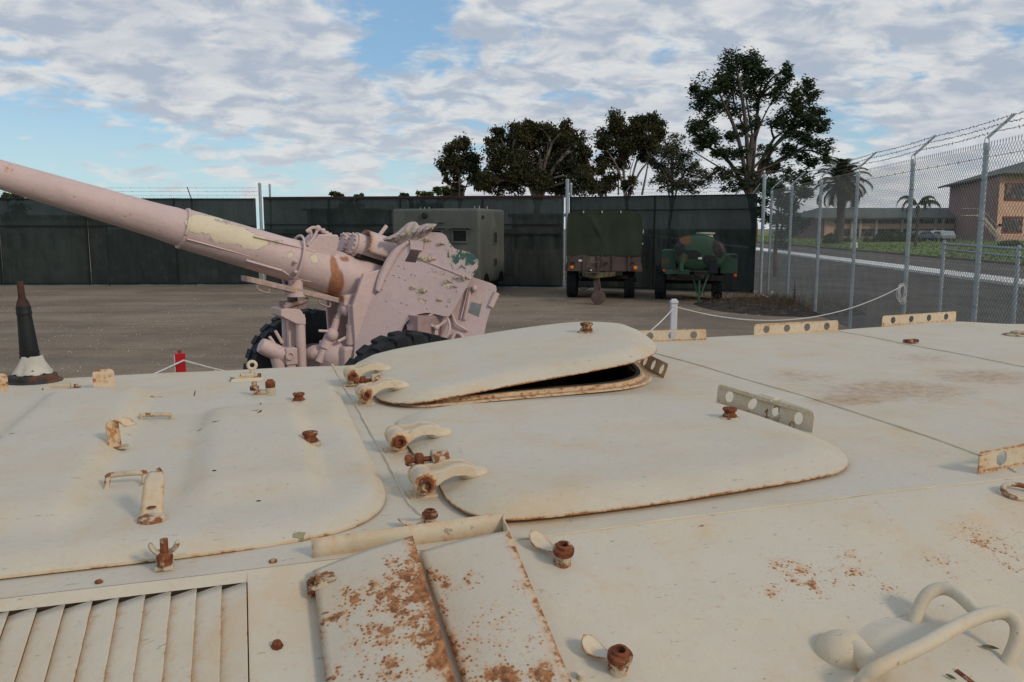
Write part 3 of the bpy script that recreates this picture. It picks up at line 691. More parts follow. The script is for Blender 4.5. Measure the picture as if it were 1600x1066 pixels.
q.box(((bx(1288, 357).x + bx(1304, 357).x) / 2, .12, eave / 2), (bx(1304, 357).x - bx(1288, 357).x - .1, .14, eave - .05)); q.build('balcony_wall', M_peach, bl)
for k in range(13):
    px = 1304 + k * 20; xx = bx(px, 357).x
    q = MB(); q.box((xx + 1.15, .22, (zr(341.5) + zr(349)) / 2), (1.85, .08, zr(341.5) - zr(349))); q.build('window', M_win, bl)
    q = MB(); q.box((xx + 1.15, .22, (zr(358.2) + zr(369)) / 2), (1.85, .08, zr(358.2) - zr(369))); q.build('window', M_win, bl)
for px in (1330, 1343, 1396 - 28, 1408, 1460, 1472, 1500):
    xx = bx(px, 357).x; q = MB(); q.box((xx, -.25, eave / 2), (.38, .38, eave - .02)); q.build('column', M_col, bl)
q = MB(); xa, xb = bx(1268, 357).x, x1 + 1; ya, yb = -1.4, 19.4; zE = eave; zR = ridge; xr = bx(1306, 357).x
q.face([q.vert(p) for p in ((xa, ya, zE), (xb, ya, zE), (xb, 9, zR), (xr, 9, zR))]); q.face([q.vert(p) for p in ((xa, yb, zE), (xa, ya, zE), (xr, 9, zR))]); q.face([q.vert(p) for p in ((xb, yb, zE), (xa, yb, zE), (xr, 9, zR), (xb, 9, zR))])
q.box(((xa + xb) / 2, ya + .1, zE - .14), (xb - xa, .2, .26)); q.build('roof', M_roof, bl)

Y2 = 120
b2 = thing('apartment_building', 'nearer two-storey peach building with a shade-toned end wall and overhanging grey roof at the right edge', 'building', (0, Y2, 0))
def b2x(px, py, Y=Y2): p = atY(px, py, Y); return Vector((p.x, Y - Y2, p.z))
xL, xC = b2x(1479, 357).x, b2x(1557, 357).x; ze = b2x(1479, 290).z; zT = b2x(1557, 272).z
# gable wing facing the camera, shade put into its wall colour; sunny front set back-angled to the right
q = MB(); A = Vector((atY(1480, 357, 156).x, 36, 0)); C = Vector((xC, 0, 0)); E_ = C + Vector((26, 7, 0)); D_ = A + Vector((34, 10, 0))
def wallq(p, r_, h0, h1, nrm=None): q.poly([p, r_, r_ + Vector((0, 0, h1)), p + Vector((0, 0, h0))])
Hh = zT
wallq(A, C, Hh, Hh); q.build('end_wall', M_peach_shade, b2)
q = MB(); wallq(C, E_, Hh, Hh); q.build('front_wall', M_peach, b2)
q = MB(); wallq(E_, D_, Hh, Hh); wallq(D_, A, Hh, Hh); q.build('rear_wall', M_peach_shade, b2)
dF = (E_ - C).normalized(); nF = Vector((dF.y, -dF.x, 0))
for (ya, yb) in ((286, 314), (338, 365)):
    za, zb = b2x(1575, ya).z, b2x(1575, yb).z
    for s0, wd in ((.9, 3.6), (5.6, 3.6), (10.3, 3.6), (15, 3.6)):
        c = C + dF * (s0 + wd / 2) + Vector((0, 0, (za + zb) / 2))
        rot = Matrix((dF, -nF, Vector((0, 0, 1)))).transposed()
        q = MB(); q.box(c + nF * .03, (wd, .10, za - zb), rot); f_ = q.build('window', M_red, b2)
        for k in range(3):
            q = MB(); q.box(c + nF * .09 + dF * (k - 1) * wd / 3.05, (wd / 3 - .16, .04, (za - zb) - .42), rot); q.build('pane', M_win, f_)
# stair with rails against the end wall
q = MB(); s0 = b2x(1556, 374); s1 = b2x(1524, 337)
for k in range(16):
    p = s0.lerp(s1, k / 15); q.box((p.x, -.9, p.z), (.35, 1.2, .06))
for yy in (-.35, -1.5): q.bar((s0.x, yy, s0.z + .1), (s1.x, yy, s1.z + .1), .08, .30)
for yy in (-.35, -1.5): q.bar((s0.x, yy, s0.z + 1.0), (s1.x, yy, s1.z + 1.0), .05, .05)
q.bar((s1.x, -.35, s1.z + 1.0), (s1.x - 2.2, -.35, s1.z + 1.0), .05, .05); q.bar((s1.x, -.9, s1.z), (s1.x - 2.2, -.9, s1.z), 1.3, .12)
q.build('stairs', M_col, b2)
q = MB(); cN = Vector((b2x(1461, 357).x, 2.8, b2x(1461, 290).z)); cF = b2x(1553, 300)
r1 = Vector((xC + 1.0, -1.2, b2x(1557, 281).z)); r1 = Vector((xC + .8, -1.3, zT)); 
ze = zT; ea = Vector((atY(1462, 357, 158).x, 38, ze + .05)); eb = Vector((xC - .4, -1.6, ze + .05)); ec = E_ + Vector((1, -1.6, ze + .05)); ed = D_ + Vector((1, 1, ze + .05)); g_ = atY(1655, 236, 142); rg = Vector((g_.x, 22, g_.z)); rg2 = rg + Vector((14, 4, 0))
q.poly([ea, eb, rg]); q.poly([eb, ec, rg2, rg]); q.poly([ed, ea, rg, rg2]); q.poly([ec, ed, rg2]); q.build('roof', M_roof, b2)
q = MB(); q.bar(ea - Vector((0, 0, .15)), eb - Vector((0, 0, .15)), .12, .26); q.bar(eb - Vector((0, 0, .15)), ec - Vector((0, 0, .15)), .12, .26); q.poly([ea - Vector((0, 0, .06)), A + Vector((0, 0, ze)), C + Vector((0, 0, ze)), eb - Vector((0, 0, .06))]); q.poly([eb - Vector((0, 0, .06)), C + Vector((0, 0, ze)), E_ + Vector((0, 0, ze)), ec - Vector((0, 0, .06))]); q.build('eave', mat('eave_dark', (.05, .045, .04), .9, .1, 2), b2)
q = MB(); p = b2x(1555, 352); q.box((p.x + .6, -.2, p.z), (.3, .3, .35)); q.build('wall_lamp', M_dark, b2)

# pale building and dim vehicles seen faintly through the screen
def shrub(label, px0, px1, ytop, Y, seed, m=None, ybot=None, cat='hedge', name='hedge', n=2200):
    rr = random.Random(seed); a = atY(px0, 357, Y).x; b = atY(px1, 357, Y).x; h = atY(0, ytop, Y).z
    q = MB(); c = Vector(((a + b) / 2, Y, 0))
    for i in range(n):
        u = rr.uniform(-1, 1); th = rr.uniform(0, math.pi); prof = (1 - abs(u) ** 5) * (1 + .1 * math.sin(u * 17 + seed))
        rad = h * .5; p = Vector((u * (b - a) / 2, math.cos(th) * rad * 1.1, (.04 + math.sin(th) * .96) * h * prof * rr.uniform(.8, 1.02)))
        ax = Vector((rr.uniform(-1, 1), rr.uniform(-1, 1), rr.uniform(-.3, 1))).normalized(); sd = ax.cross(Vector((rr.uniform(-1, 1), rr.uniform(-1, 1), 1))).normalized(); s = h * .075
        q.poly([p - ax * s, p + sd * s * .7, p + ax * s, p - sd * s * .7])
    q2 = q; q2.blob((0, 0, h * .42), ((b - a) / 2 * .93, h * .5, h * .46), 14, 8)
    o = q.build(name, m or M_shr); o.location = c; tag(o, label, cat); return o
shrub('long dark clipped hedge in front of the long building, right of the fence post', 1362, 1440, 362.3, 112, 1, n=3600)
shrub('small dark bush at the foot of the large palm', 1287, 1312, 365, 100, 2, name='bush', cat='bush', n=900)
shrub('low round bush between the large palm and the long hedge', 1317, 1331, 371, 110, 3, name='bush', cat='bush', n=500)
shrub('low dark bush just left of the long clipped hedge', 1349, 1361, 371, 110, 4, name='bush', cat='bush', n=500)
shrub('low bush along the front wall of the nearer building at the right edge', 1560, 1600, 375, 85, 5, name='bush', cat='bush', n=900)

# lamp pole on a concrete base
pp = atY(1336, 357, 77); lp = thing('lamp_pole', 'slim grey street pole on a concrete base in front of the long building', 'pole', (pp.x, 77, 0))
q = MB(); q.cyl((0, 0, 0), (0, 0, atY(0, 292, 77).z), .10, .07, 10); q.build('shaft', M_galv, lp, smooth=40)
q = MB(); q.cyl((0, 0, 0), (0, 0, .62), .34, .30, 12); q.build('base', M_kerb, lp, smooth=40)
# parked car half hidden by the hedge
def car(label, px, Y, rz, colour, name='parked_car', cat='car'):
    p = atY(px, 357, Y); root = thing(name, label, cat, (p.x, Y, 0.12), rz)
    prof = [(-2.2, .45), (-2.2, .85), (-1.9, .98), (-1.35, 1.02), (-.75, 1.42), (.75, 1.45), (1.35, 1.05), (2.15, .95), (2.25, .5)]
    q = MB(); q.prism([(x, -.82, z) for x, z in prof], (0, 1.64, 0)); q.build('body', mat('car_paint_' + str(px), colour, .3, .04, 1, spec=.5), root, bevel=.06, recalc=True)
    q = MB(); q.prism([(-1.15, -.83, 1.02), (-.72, -.83, 1.36), (.70, -.83, 1.38), (1.15, -.83, 1.04)], (0, 1.66, 0)); q.build('side_window', M_win, root, recalc=True)
    q = MB(); q.poly([(1.17, -.7, 1.10), (1.17, .7, 1.10), (.80, .66, 1.40), (.80, -.66, 1.40)]); q.build('windscreen', M_win, root)
    for x in (-1.4, 1.4):
        for y in (-.78, .78):
            q = MB(); q.lathe((x, y, .33), (0, 1 if y > 0 else -1, 0), [(0, -.1), (.33, -.1), (.33, .08), (.2, .1), (0, .1)], 16); q.build('wheel', M_rubber, root, smooth=40)
    return root
car('dark blue car parked behind the right end of the clipped hedge', 1440, 116, R(20), (.05, .07, .14))
car('white van-like car parked between the hedge and the nearer building', 1464, 124, R(5), (.55, .56, .58))
car('silver car parked beside the building foot, nearest to the stairs', 1478, 112, R(75), (.35, .36, .37))
# ---------------------------------------------------------------- the cream armoured vehicle whose roof fills the foreground
ZD, YAW = 1.35, R(17.6)
VM = Matrix.Rotation(-YAW, 3, 'Z')
def vl(px, py, h=0.0): return VM @ at(px, py, ZD + h)          # on the roof (vehicle axes)
YC, SA = 1.355, math.tan(R(15)); SN = Vector((0, -math.sin(R(15)), math.cos(R(15)))); SD = Vector((0, -math.cos(R(15)), -math.sin(R(15))))
def vs(px, py, h=0.0):                                         # on the sloped side plate, h above it
    r = VM @ ray(px, py); k = (ZD + h - YC * SA - EYE) / (r.z - r.y * SA); return Vector((r.x * k, r.y * k, EYE + r.z * k))
def sp(x, v, h=0.0): return Vector((x, YC, ZD)) + SD * v + SN * h
PLATE_RUST = [((.0, 0, 0), .001, 0)]
def clus(lst): return [((tuple(vs(a, b))), (r * 1.15, r, .4), k) for a, b, r, k in lst]
side_spots = clus([(1235, 893, .075, .78), (1275, 912, .075, .74), (1335, 900, .075, .66), (1320, 866, .065, .58), (1475, 885, .085, .60), (1545, 850, .10, .68), (1590, 880, .08, .60), (1205, 925, .05, .62), (1385, 922, .06, .52), (1515, 828, .07, .50), (1600, 840, .06, .6)])
cream = painted('cream_armour_paint', (.61, .525, .385), dust=(.58, .53, .445), dustk=.85, rust_spots=side_spots, nscale=14, rough=.65,
                run_col=(.56, .37, .22), run_spots=[(tuple(vl(1400, 610)), (.75, .45, .3), .52), (tuple(vl(1540, 590)), (.55, .4, .3), .52), (tuple(vl(1250, 590)), (.45, .4, .3), .42), (tuple(vl(1330, 625)), (.35, .2, .3), .60), (tuple(vl(1450, 560)), (.5, .4, .3), .40), (tuple(vl(1150, 765, .03)), (.20, .06, .024), .75), (tuple(vl(1000, 700, .03)), (.3, .2, .3), .30), (tuple(vl(850, 800, .03)), (.10, .04, .024), .6), (tuple(vl(1000, 790, .03)), (.12, .04, .024), .55), (tuple(vs(560, 860)), (.12, .05, .3), .3), (tuple(vl(40, 730)), (.05, .4, .3), .26), (tuple(vl(380, 740)), (.05, .25, .3), .3)],
                peel_spots=[(tuple(vl(467, 832, .02)), (.030, .024, .1), .52), (tuple(vl(890, 797, .02)), (.06, .02, .1), .42), (tuple(vl(1060, 775, .02)), (.12, .03, .1), .40), (tuple(vs(945, 848)), (.10, .03, .1), .44), (tuple(vs(1090, 822)), (.05, .015, .1), .42)],
                peel_col=(.33, .30, .17))
vent_spots = [((tuple(vs(a, b, .03))), (r * 1.15, r * 1.15, .3), k * 1.3) for a, b, r, k in [(645, 945, .075, 1.25), (625, 905, .055, .85), (565, 935, .055, .95), (525, 957, .045, .8), (660, 890, .045, 1.1), (675, 1000, .08, 1.0), (600, 1000, .09, .60), (510, 1040, .035, .7), (600, 1060, .08, .6), (700, 1050, .05, 1.1), (600, 950, .06, .7),
              (715, 1000, .04, .75), (690, 905, .045, .62), (735, 900, .035, .55), (770, 985, .10, .45), (720, 1040, .05, .8), (780, 1055, .05, .85), (860, 1060, .06, .75), (820, 1000, .06, .42), (815, 920, .04, .40)]]
ventp = painted('vent_cover_paint', (.58, .505, .39), dust=(.54, .49, .415), dustk=.7, rust_spots=vent_spots, nscale=15, rough=.6)
rust = mat('heavy_rust', (.17, .055, .024), .95, .5, 60, bump=.003, bscale=120, second=(.46, .34, .20), sscale=38, slo=.54, shi=.64)
rustlt = mat('rusty_cream_metal', (.50, .42, .30), .85, .15, 30, bump=.001, bscale=90, second=(.24, .09, .035), sscale=38, slo=.50, shi=.60)
veh = thing('armoured_vehicle', 'cream-painted armoured vehicle filling the foreground, its rusty flat roof carrying hatches, hinges and vents', 'armoured vehicle', (0, 0, 0), YAW)

def hull_wob(x, y): return .0025 * math.sin(x * 2.1 + y * 1.3) + .002 * math.sin(x * 5.3 - y * 3.1) + .0012 * math.sin(x * 11 + y * 9)
FE = [(-2.6, 3.52), (-.9, 3.484), (.37, 3.458), (.75, 3.62), (2.56, 3.80), (4.05, 3.965), (4.2, 3.80), (5.4, 3.25)]
def far_edge(x):
    for (a, ya), (b, yb) in zip(FE, FE[1:]):
        if x <= b: return lerp(ya, yb, (x - a) / (b - a))
    return FE[-1][1]
def crease(x): return YC + max(0, (x - .3)) * .022 - .003
# hatch outlines (vehicle axes)
H1 = crom([(p[0], p[1], 0) for p in [(.366, 1.90), (.370, 1.70), (.366, 1.57), (.395, 1.475), (.470, 1.428), (.72, 1.428), (1.0, 1.458), (1.15, 1.478), (1.25, 1.505), (1.33, 1.575), (1.385, 1.69), (1.40, 1.85), (1.395, 2.07), (1.365, 2.22), (1.29, 2.33), (1.15, 2.39), (.9, 2.41), (.6, 2.405), (.47, 2.38), (.395, 2.30), (.37, 2.15)]], 6)
H2 = [Vector((p.x, 4.93 - p.y, 0)) for p in H1][::-1]
H2 = crom([(p[0], p[1], 0) for p in [(.37, 2.9), (.372, 2.72), (.385, 2.58), (.43, 2.50), (.52, 2.468), (.8, 2.50), (1.1, 2.525), (1.26, 2.56), (1.38, 2.65), (1.46, 2.80), (1.52, 3.0), (1.56, 3.2), (1.52, 3.34), (1.42, 3.44), (1.2, 3.47), (.9, 3.46), (.65, 3.44), (.47, 3.40), (.39, 3.30), (.37, 3.1)]], 6)
CT2 = Vector((.95, 2.97, 0))
hole = [CT2 + (p - CT2) * .93 for p in H2]
def inside(poly, x, y):
    c = False; n = len(poly)
    for i in range(n):
        a, b = poly[i], poly[i - 1]
        if (a.y > y) != (b.y > y) and x < (b.x - a.x) * (y - a.y) / (b.y - a.y) + a.x: c = not c
    return c
q = MB(); NX, NY = 300, 90; ids = {}
xs = [lerp(-2.6, 5.4, i / NX) for i in range(NX + 1)]
inner = [CT2 + (p - CT2) * .90 for p in H2]
for i, x in enumerate(xs):
    for j in range(NY + 1):
        t = j / NY; y = lerp(crease(x), far_edge(x), t); e = min(1, (1 - t) * 22); zed = -.012 * (1 - e) ** 2
        ids[i, j] = q.vert((x, y, ZD + zed + hull_wob(x, y)))
for i in range(NX):
    for j in range(NY):
        P4 = [ids[i, j], ids[i + 1, j], ids[i + 1, j + 1], ids[i, j + 1]]
        if all(inside(hole, q.v[k][0], q.v[k][1]) for k in P4): continue
        q.face(P4)
# far side wall, left/right ends
for i in range(NX):
    a, b = q.v[ids[i, NY]], q.v[ids[i + 1, NY]]
    q.poly([b, a, (a[0], a[1] + .05, .55), (b[0], b[1] + .05, .55)])
q.build('roof_plate', cream, veh, smooth=30)
# sloped side plate, with an opening for the louvres
LX1, LV0, LV1 = -.020, .028, .60
q = MB(); LX0 = -.85
def plate(x0, x1, v0, v1, nx, nv): q.grid(lambda u, v: Vector((lerp(x0, x1, u), crease(lerp(x0, x1, u)), ZD - .0005 + hull_wob(lerp(x0, x1, u), YC) * (1 - v))) * (1 if v0 == 0 and v == 0 else 0) + (Vector((0, 0, 0)) if v0 == 0 and v == 0 else sp(lerp(x0, x1, u), lerp(v0, v1, v))), nx, nv)
plate(LX1, 5.4, 0, .75, 120, 16); plate(-2.6, LX0, 0, .75, 20, 8); plate(LX0, LX1, 0, LV0, 30, 1); plate(LX0, LX1, LV1, .75, 10, 2)
a = sp(0, .75); q.grid(lambda u, v: (lerp(-2.6, 5.4, u), a.y, lerp(a.z, .5, v)), 20, 2)
q.build('side_plate', cream, veh, smooth=30)
q = MB(); q.box((1.4, 2.1, .78), (7.7, 2.6, .55)); q.build('lower_hull', cream, veh)
for yy in (1.0, 3.1):
    for k in range(6):
        q = MB(); q.lathe((-1.6 + 1.25 * k, yy, .38), (0, 1, 0), [(0, -.16), (.36, -.16), (.38, -.12), (.38, .12), (.36, .16), (0, .16)], 20); q.build('road_wheel', M_rubber, veh, smooth=40)
for yy in (.96, 3.14):
    q = MB(); pts = [(-2.1, .42), (-1.6, .015), (4.65, .015), (5.1, .42), (4.7, .78), (-1.7, .78)]
    q.tube([(x, yy, z) for x, z in pts], .03, 4, closed=True, flat=4); q.build('track_band', M_rubber, veh)
# louvre recess and slats
q = MB(); c0_, c1_ = LX0 - .01, LX1 + .003
q.poly([sp(c0_, LV0 - .02, -.05), sp(c1_, LV0 - .02, -.05), sp(c1_, LV1 + .02, -.05), sp(c0_, LV1 + .02, -.05)])
q.poly([sp(c0_, LV0 - .001, -.001), sp(c1_, LV0 - .001, -.001), sp(c1_, LV0 - .02, -.05), sp(c0_, LV0 - .02, -.05)])
q.poly([sp(c1_, LV0, -.001), sp(c1_, LV1, -.001), sp(c1_, LV1, -.05), sp(c1_, LV0, -.05)])
q.build('louvre_recess', mat('recess_brown', (.12, .085, .055), .95, .4, 30), veh)  # recess faces in a darker brown than the slats
pit = .0368
for k in range(22):
    x1 = -.0218 - k * pit; x0 = x1 - pit * 1.04; dv = rnd.uniform(-.0015, .0015)
    q = MB()
    def sl(u, v, lift=0.0):
        return sp(lerp(x0, x1, u), lerp(LV0 + .004 + dv + .004 * (1 - u), LV1 - .01, v), lerp(-.0048, .0030, u) + lift)
    n = 30; cols = (0, .03, .5, .955, 1.0); g_ = [[None] * (n + 1) for _ in cols]; rr = random.Random(k)
    for a_, u in enumerate(cols):
        for j in range(n + 1):
            ru = {0: .62, 1: .25, 2: .0, 3: .04, 4: .42}[a_] * rr.uniform(.55, 1.1)
            if j < 1: ru = max(ru, .22)
            g_[a_][j] = q.vert(sl(u, j / n), ru)
    for a_ in range(len(cols) - 1):
        for j in range(n): q.face((g_[a_][j], g_[a_][j + 1], g_[a_ + 1][j + 1], g_[a_ + 1][j]))
    q.build('louvre_slat', cream, veh, smooth=30, solid=.0016)

# ---- weld seams
def bead(pts, r=.005, seed=1, name='weld_seam', m=None):
    rr = random.Random(seed); P = crom(pts, 14, False); P = [p + Vector((rr.uniform(-1, 1) * .0012, rr.uniform(-1, 1) * .0012, hull_wob(p.x, p.y) * (1 if name == 'weld_seam' else 0))) for p in P]
    q = MB(); q.tube(P, [r * rr.uniform(.75, 1.2) for _ in P], 6); return q.build(name, m or cream, veh, smooth=60)
bead([(.316, 3.44, ZD - .001), (.310, 2.9, ZD - .001), (.305, 2.4, ZD - .001), (.297, 1.9, ZD - .001), (.292, 1.6, ZD - .001), (.325, 1.44, ZD - .001)], .0055, 1)
bead([(1.70, 3.70, ZD), (1.712, 3.2, ZD), (1.72, 2.6, ZD), (1.725, 1.9, ZD), (1.69, 1.52, ZD), (1.66, 1.41, ZD)], .0045, 2)
bead([(3.06, 3.82, ZD), (3.0, 3.1, ZD), (2.94, 2.5, ZD), (2.9, 1.6, ZD)], .0045, 3)
bead([(x, crease(x) + .001, ZD + .0005) for x in (.30, .6, .9, 1.2, 1.6, 2.2, 3.0, 4.0)], .0022, 4)
# thin raised trim strip around the roof beside the left lid
# ---- pillow-shaped lids
def lid(name, outline, centre, rim_h, base, bev, top_fn=None, rings=(1.0, .995, .985, .97, .945, .91, .86, .8, .7, .6, .5, .4, .3, .2, .1), parent=None, tf=None, edge_fn=None, xy=None):
    q = MB(); C = Vector(centre); prev = None; tf = tf or (lambda p: p); n = len(outline)
    P0 = [Vector((p.x, p.y, 0)) for p in outline]
    def hh(d):
        x_ = d / bev; return rim_h * (min(1, x_ * 1.02) if x_ < .8 else .816 + .184 * (1 - (1 - min(1, (x_ - .8) / .35)) ** 2))
    # side wall
    ed = lambda i, k: (edge_fn(P0[i]) if edge_fn else .44) * k
    rr = random.Random(len(name) * 7 + n)
    jit = [rr.uniform(.5, 1.15) for _ in range(n)]
    low = [q.vert(tf(p + Vector((0, 0, base + .003))), .7 * jit[i] + .1) for i, p in enumerate(P0)]
    prev = low
    for k in rings:
        cur = []
        for i, p in enumerate(P0):
            pp = C + (p - C) * k; d = (p - pp).length
            z = base + .007 + hh(d) + (top_fn(pp.x, pp.y) * min(1, d / .09) if top_fn else 0)
            cur.append(q.vert(tf(Vector((pp.x, pp.y, z))), ed(i, jit[i]) * (1 if k == 1.0 else .45 if k > .99 else .12 if k > .98 else 0)))
        for i in range(n): q.face((prev[i], prev[(i + 1) % n], cur[(i + 1) % n], cur[i]))
        prev = cur
    z = base + .007 + rim_h + (top_fn(C.x, C.y) if top_fn else 0)
    c = q.vert(tf(Vector((C.x, C.y, z))), 0)
    for i in range(n): q.face((prev[i], prev[(i + 1) % n], c))
    # underside
    und = [q.vert(tf(C + (p - C) * .97 + Vector((0, 0, base))), 0) for p in P0]
    for i in range(n): q.face((low[(i + 1) % n], low[i], und[i], und[(i + 1) % n]))
    q.face(und[::-1])
    return q.build(name, cream, parent or veh, smooth=45)
def dome1(x, y): return .003 * math.exp(-((x - 1.0) ** 2 / .35 + (y - 2.0) ** 2 / .2)) + .0015 * math.sin(x * 9) * math.sin(y * 7)
hatch1 = lid('hatch_cover', H1, (.92, 1.92, 0), .025, ZD + .004, .080, dome1)
hatch1['label'] = 'closed hatch cover nearest the camera'
TH = R(5.6); PVT = Vector((.36, 0, ZD + .03))
def open_tf(p):
    d = Vector((p.x, p.y, p.z)) - PVT
    return Vector((PVT.x + d.x * math.cos(TH) - d.z * math.sin(TH), p.y, PVT.z + d.x * math.sin(TH) + d.z * math.cos(TH)))
def dome2(x, y): return .022 * math.exp(-((x - 1.05) ** 2 / .25 + (y - 3.1) ** 2 / .22))
hatch2 = lid('hatch_cover', H2, (.95, 2.97, 0), .024, ZD + .004, .070, dome2, tf=open_tf)
hatch2['label'] = 'hatch cover propped ajar over a black opening'
# coaming of the open hatch: rusty flange, upstand, seal, dark inside
q = MB(); n = len(H2)
def ringv(k, z, r): return [q.vert(CT2 + (p - CT2) * k + Vector((0, 0, ZD + z)), r * rnd.uniform(.7, 1.1)) for p in H2]
Rr = [ringv(.965, .002, .35), ringv(.955, .008, .42), ringv(.915, .009, .45), ringv(.905, .020, .42), ringv(.885, .021, .34), ringv(.880, -.012, .2)]
for A, B in zip(Rr, Rr[1:]):
    for i in range(n): q.face((A[i], A[(i + 1) % n], B[(i + 1) % n], B[i]))
q.build('hatch_coaming', cream, veh, smooth=35)
q = MB(); A = [q.vert(CT2 + (p - CT2) * .895 + Vector((0, 0, ZD + .021))) for p in H2]
q.tube([CT2 + (p - CT2) * .865 + Vector((0, 0, ZD + .017)) for p in H2], .009, 6, closed=True); q.build('hatch_seal', mat('black_rubber', (.012, .011, .010), .6, .3, 20), veh, smooth=60)
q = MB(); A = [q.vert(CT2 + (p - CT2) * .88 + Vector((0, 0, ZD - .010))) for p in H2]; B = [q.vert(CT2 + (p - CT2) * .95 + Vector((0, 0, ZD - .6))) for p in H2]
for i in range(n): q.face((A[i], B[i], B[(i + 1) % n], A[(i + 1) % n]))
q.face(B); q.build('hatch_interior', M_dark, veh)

# big pressed engine lid on the left
LO = crom([(p[0], p[1], 0) for p in [(-2.5, 1.424), (-1.6, 1.424), (-.8, 1.424), (-.3, 1.427), (-.05, 1.432), (.10, 1.455), (.185, 1.505), (.24, 1.60), (.258, 1.75), (.262, 2.1), (.268, 2.5), (.272, 2.8), (.262, 2.88), (.22, 2.97), (.14, 3.0), (-.1, 3.02), (-.5, 3.05), (-1.0, 3.10), (-1.8, 3.1), (-2.5, 3.1), (-2.56, 3.0), (-2.56, 2.3), (-2.56, 1.7)]], 7)
def resample(P, step):
    out = []; n = len(P)
    for i in range(n):
        a, b = P[i], P[(i + 1) % n]; m = max(1, int((b - a).length / step + .5))
        for k in range(m): out.append(a.lerp(b, k / m))
    return out
LO = resample(LO, .022)
def sm(a, b, x): t = max(0, min(1, (x - a) / (b - a))); return t * t * (3 - 2 * t)
def bulge(x, y, xc, wd, y0, y1, h):
    fx = sm(wd, wd * .62, abs(x - xc)); fy = sm(y0 - .08, y0 + .06, y) * sm(y1 + .07, y1 - .10, y); return h * fx * fy
def lidtop(x, y):
    return (bulge(x, y, -.46, .17, 1.62, 2.90, .030) + bulge(x, y, -.93, .19, 1.62, 2.90, .030) + bulge(x, y, .0, .15, 1.68, 2.50, .026) + bulge(x, y, -1.45, .19, 1.6, 3.05, .034)
            + .0015 * math.sin(x * 13 + y * 3) + .001 * math.sin(y * 17 - x * 6))
q = MB(); n = len(LO)
# lid as dense height field clipped to the outline: ring stitched to a grid would be costly, so rings follow the outline and the centre line
CLx = [(-2.2, .05)]
def lidpt(p, k):
    c = Vector((max(-2.25, min(-.05, p.x)), max(1.75, min(2.75, p.y)) * 0 + 2.25, 0)); return c + (p - c) * k
ks = [1.0, .995, .985, .97, .95, .93, .90] + [.90 - .9 * i / 26 for i in range(1, 27)]
jl = [rnd.uniform(.3, 1.0) for _ in range(n)]
low = [q.vert((p.x, p.y, ZD + .0055), .7 * jl[i]) for i, p in enumerate(LO)]; prev = low
for k in ks:
    cur = []
    for i, p in enumerate(LO):
        pp = lidpt(p, k); d = (p - pp).length
        z = ZD + .011 + .017 * (1 - (1 - min(1, d / .075)) ** 2) + lidtop(pp.x, pp.y) * min(1, d / .06)
        cur.append(q.vert((pp.x, pp.y, z), .16 * jl[i] if k == 1 else 0))
    for i in range(n): q.face((prev[i], prev[(i + 1) % n], cur[(i + 1) % n], cur[i]))
    prev = cur
elid = q.build('engine_lid', cream, veh, smooth=50)
def lz(x, y): return ZD + .026 + lidtop(x, y)
def vlid(px, py):
    p = vl(px, py, .03)
    for _ in range(3): p = vl(px, py, lz(p.x, p.y) - ZD)
    return p
# small notch panel lines on the lid
for pts in ([vlid(306, 606), vlid(302, 625), vlid(296, 646)], [vlid(330, 604), vlid(370, 600), vlid(410, 597)], [vlid(407, 630), vlid(406, 640), vlid(385, 643), vlid(360, 644)]):
    q = MB(); q.tube(crom([p + Vector((0, 0, .0006)) for p in pts], 6, False), .0022, 5, flat=.3); q.build('panel_gap', mat('gap_dirt', (.05, .03, .02), 1, .4, 40), elid)

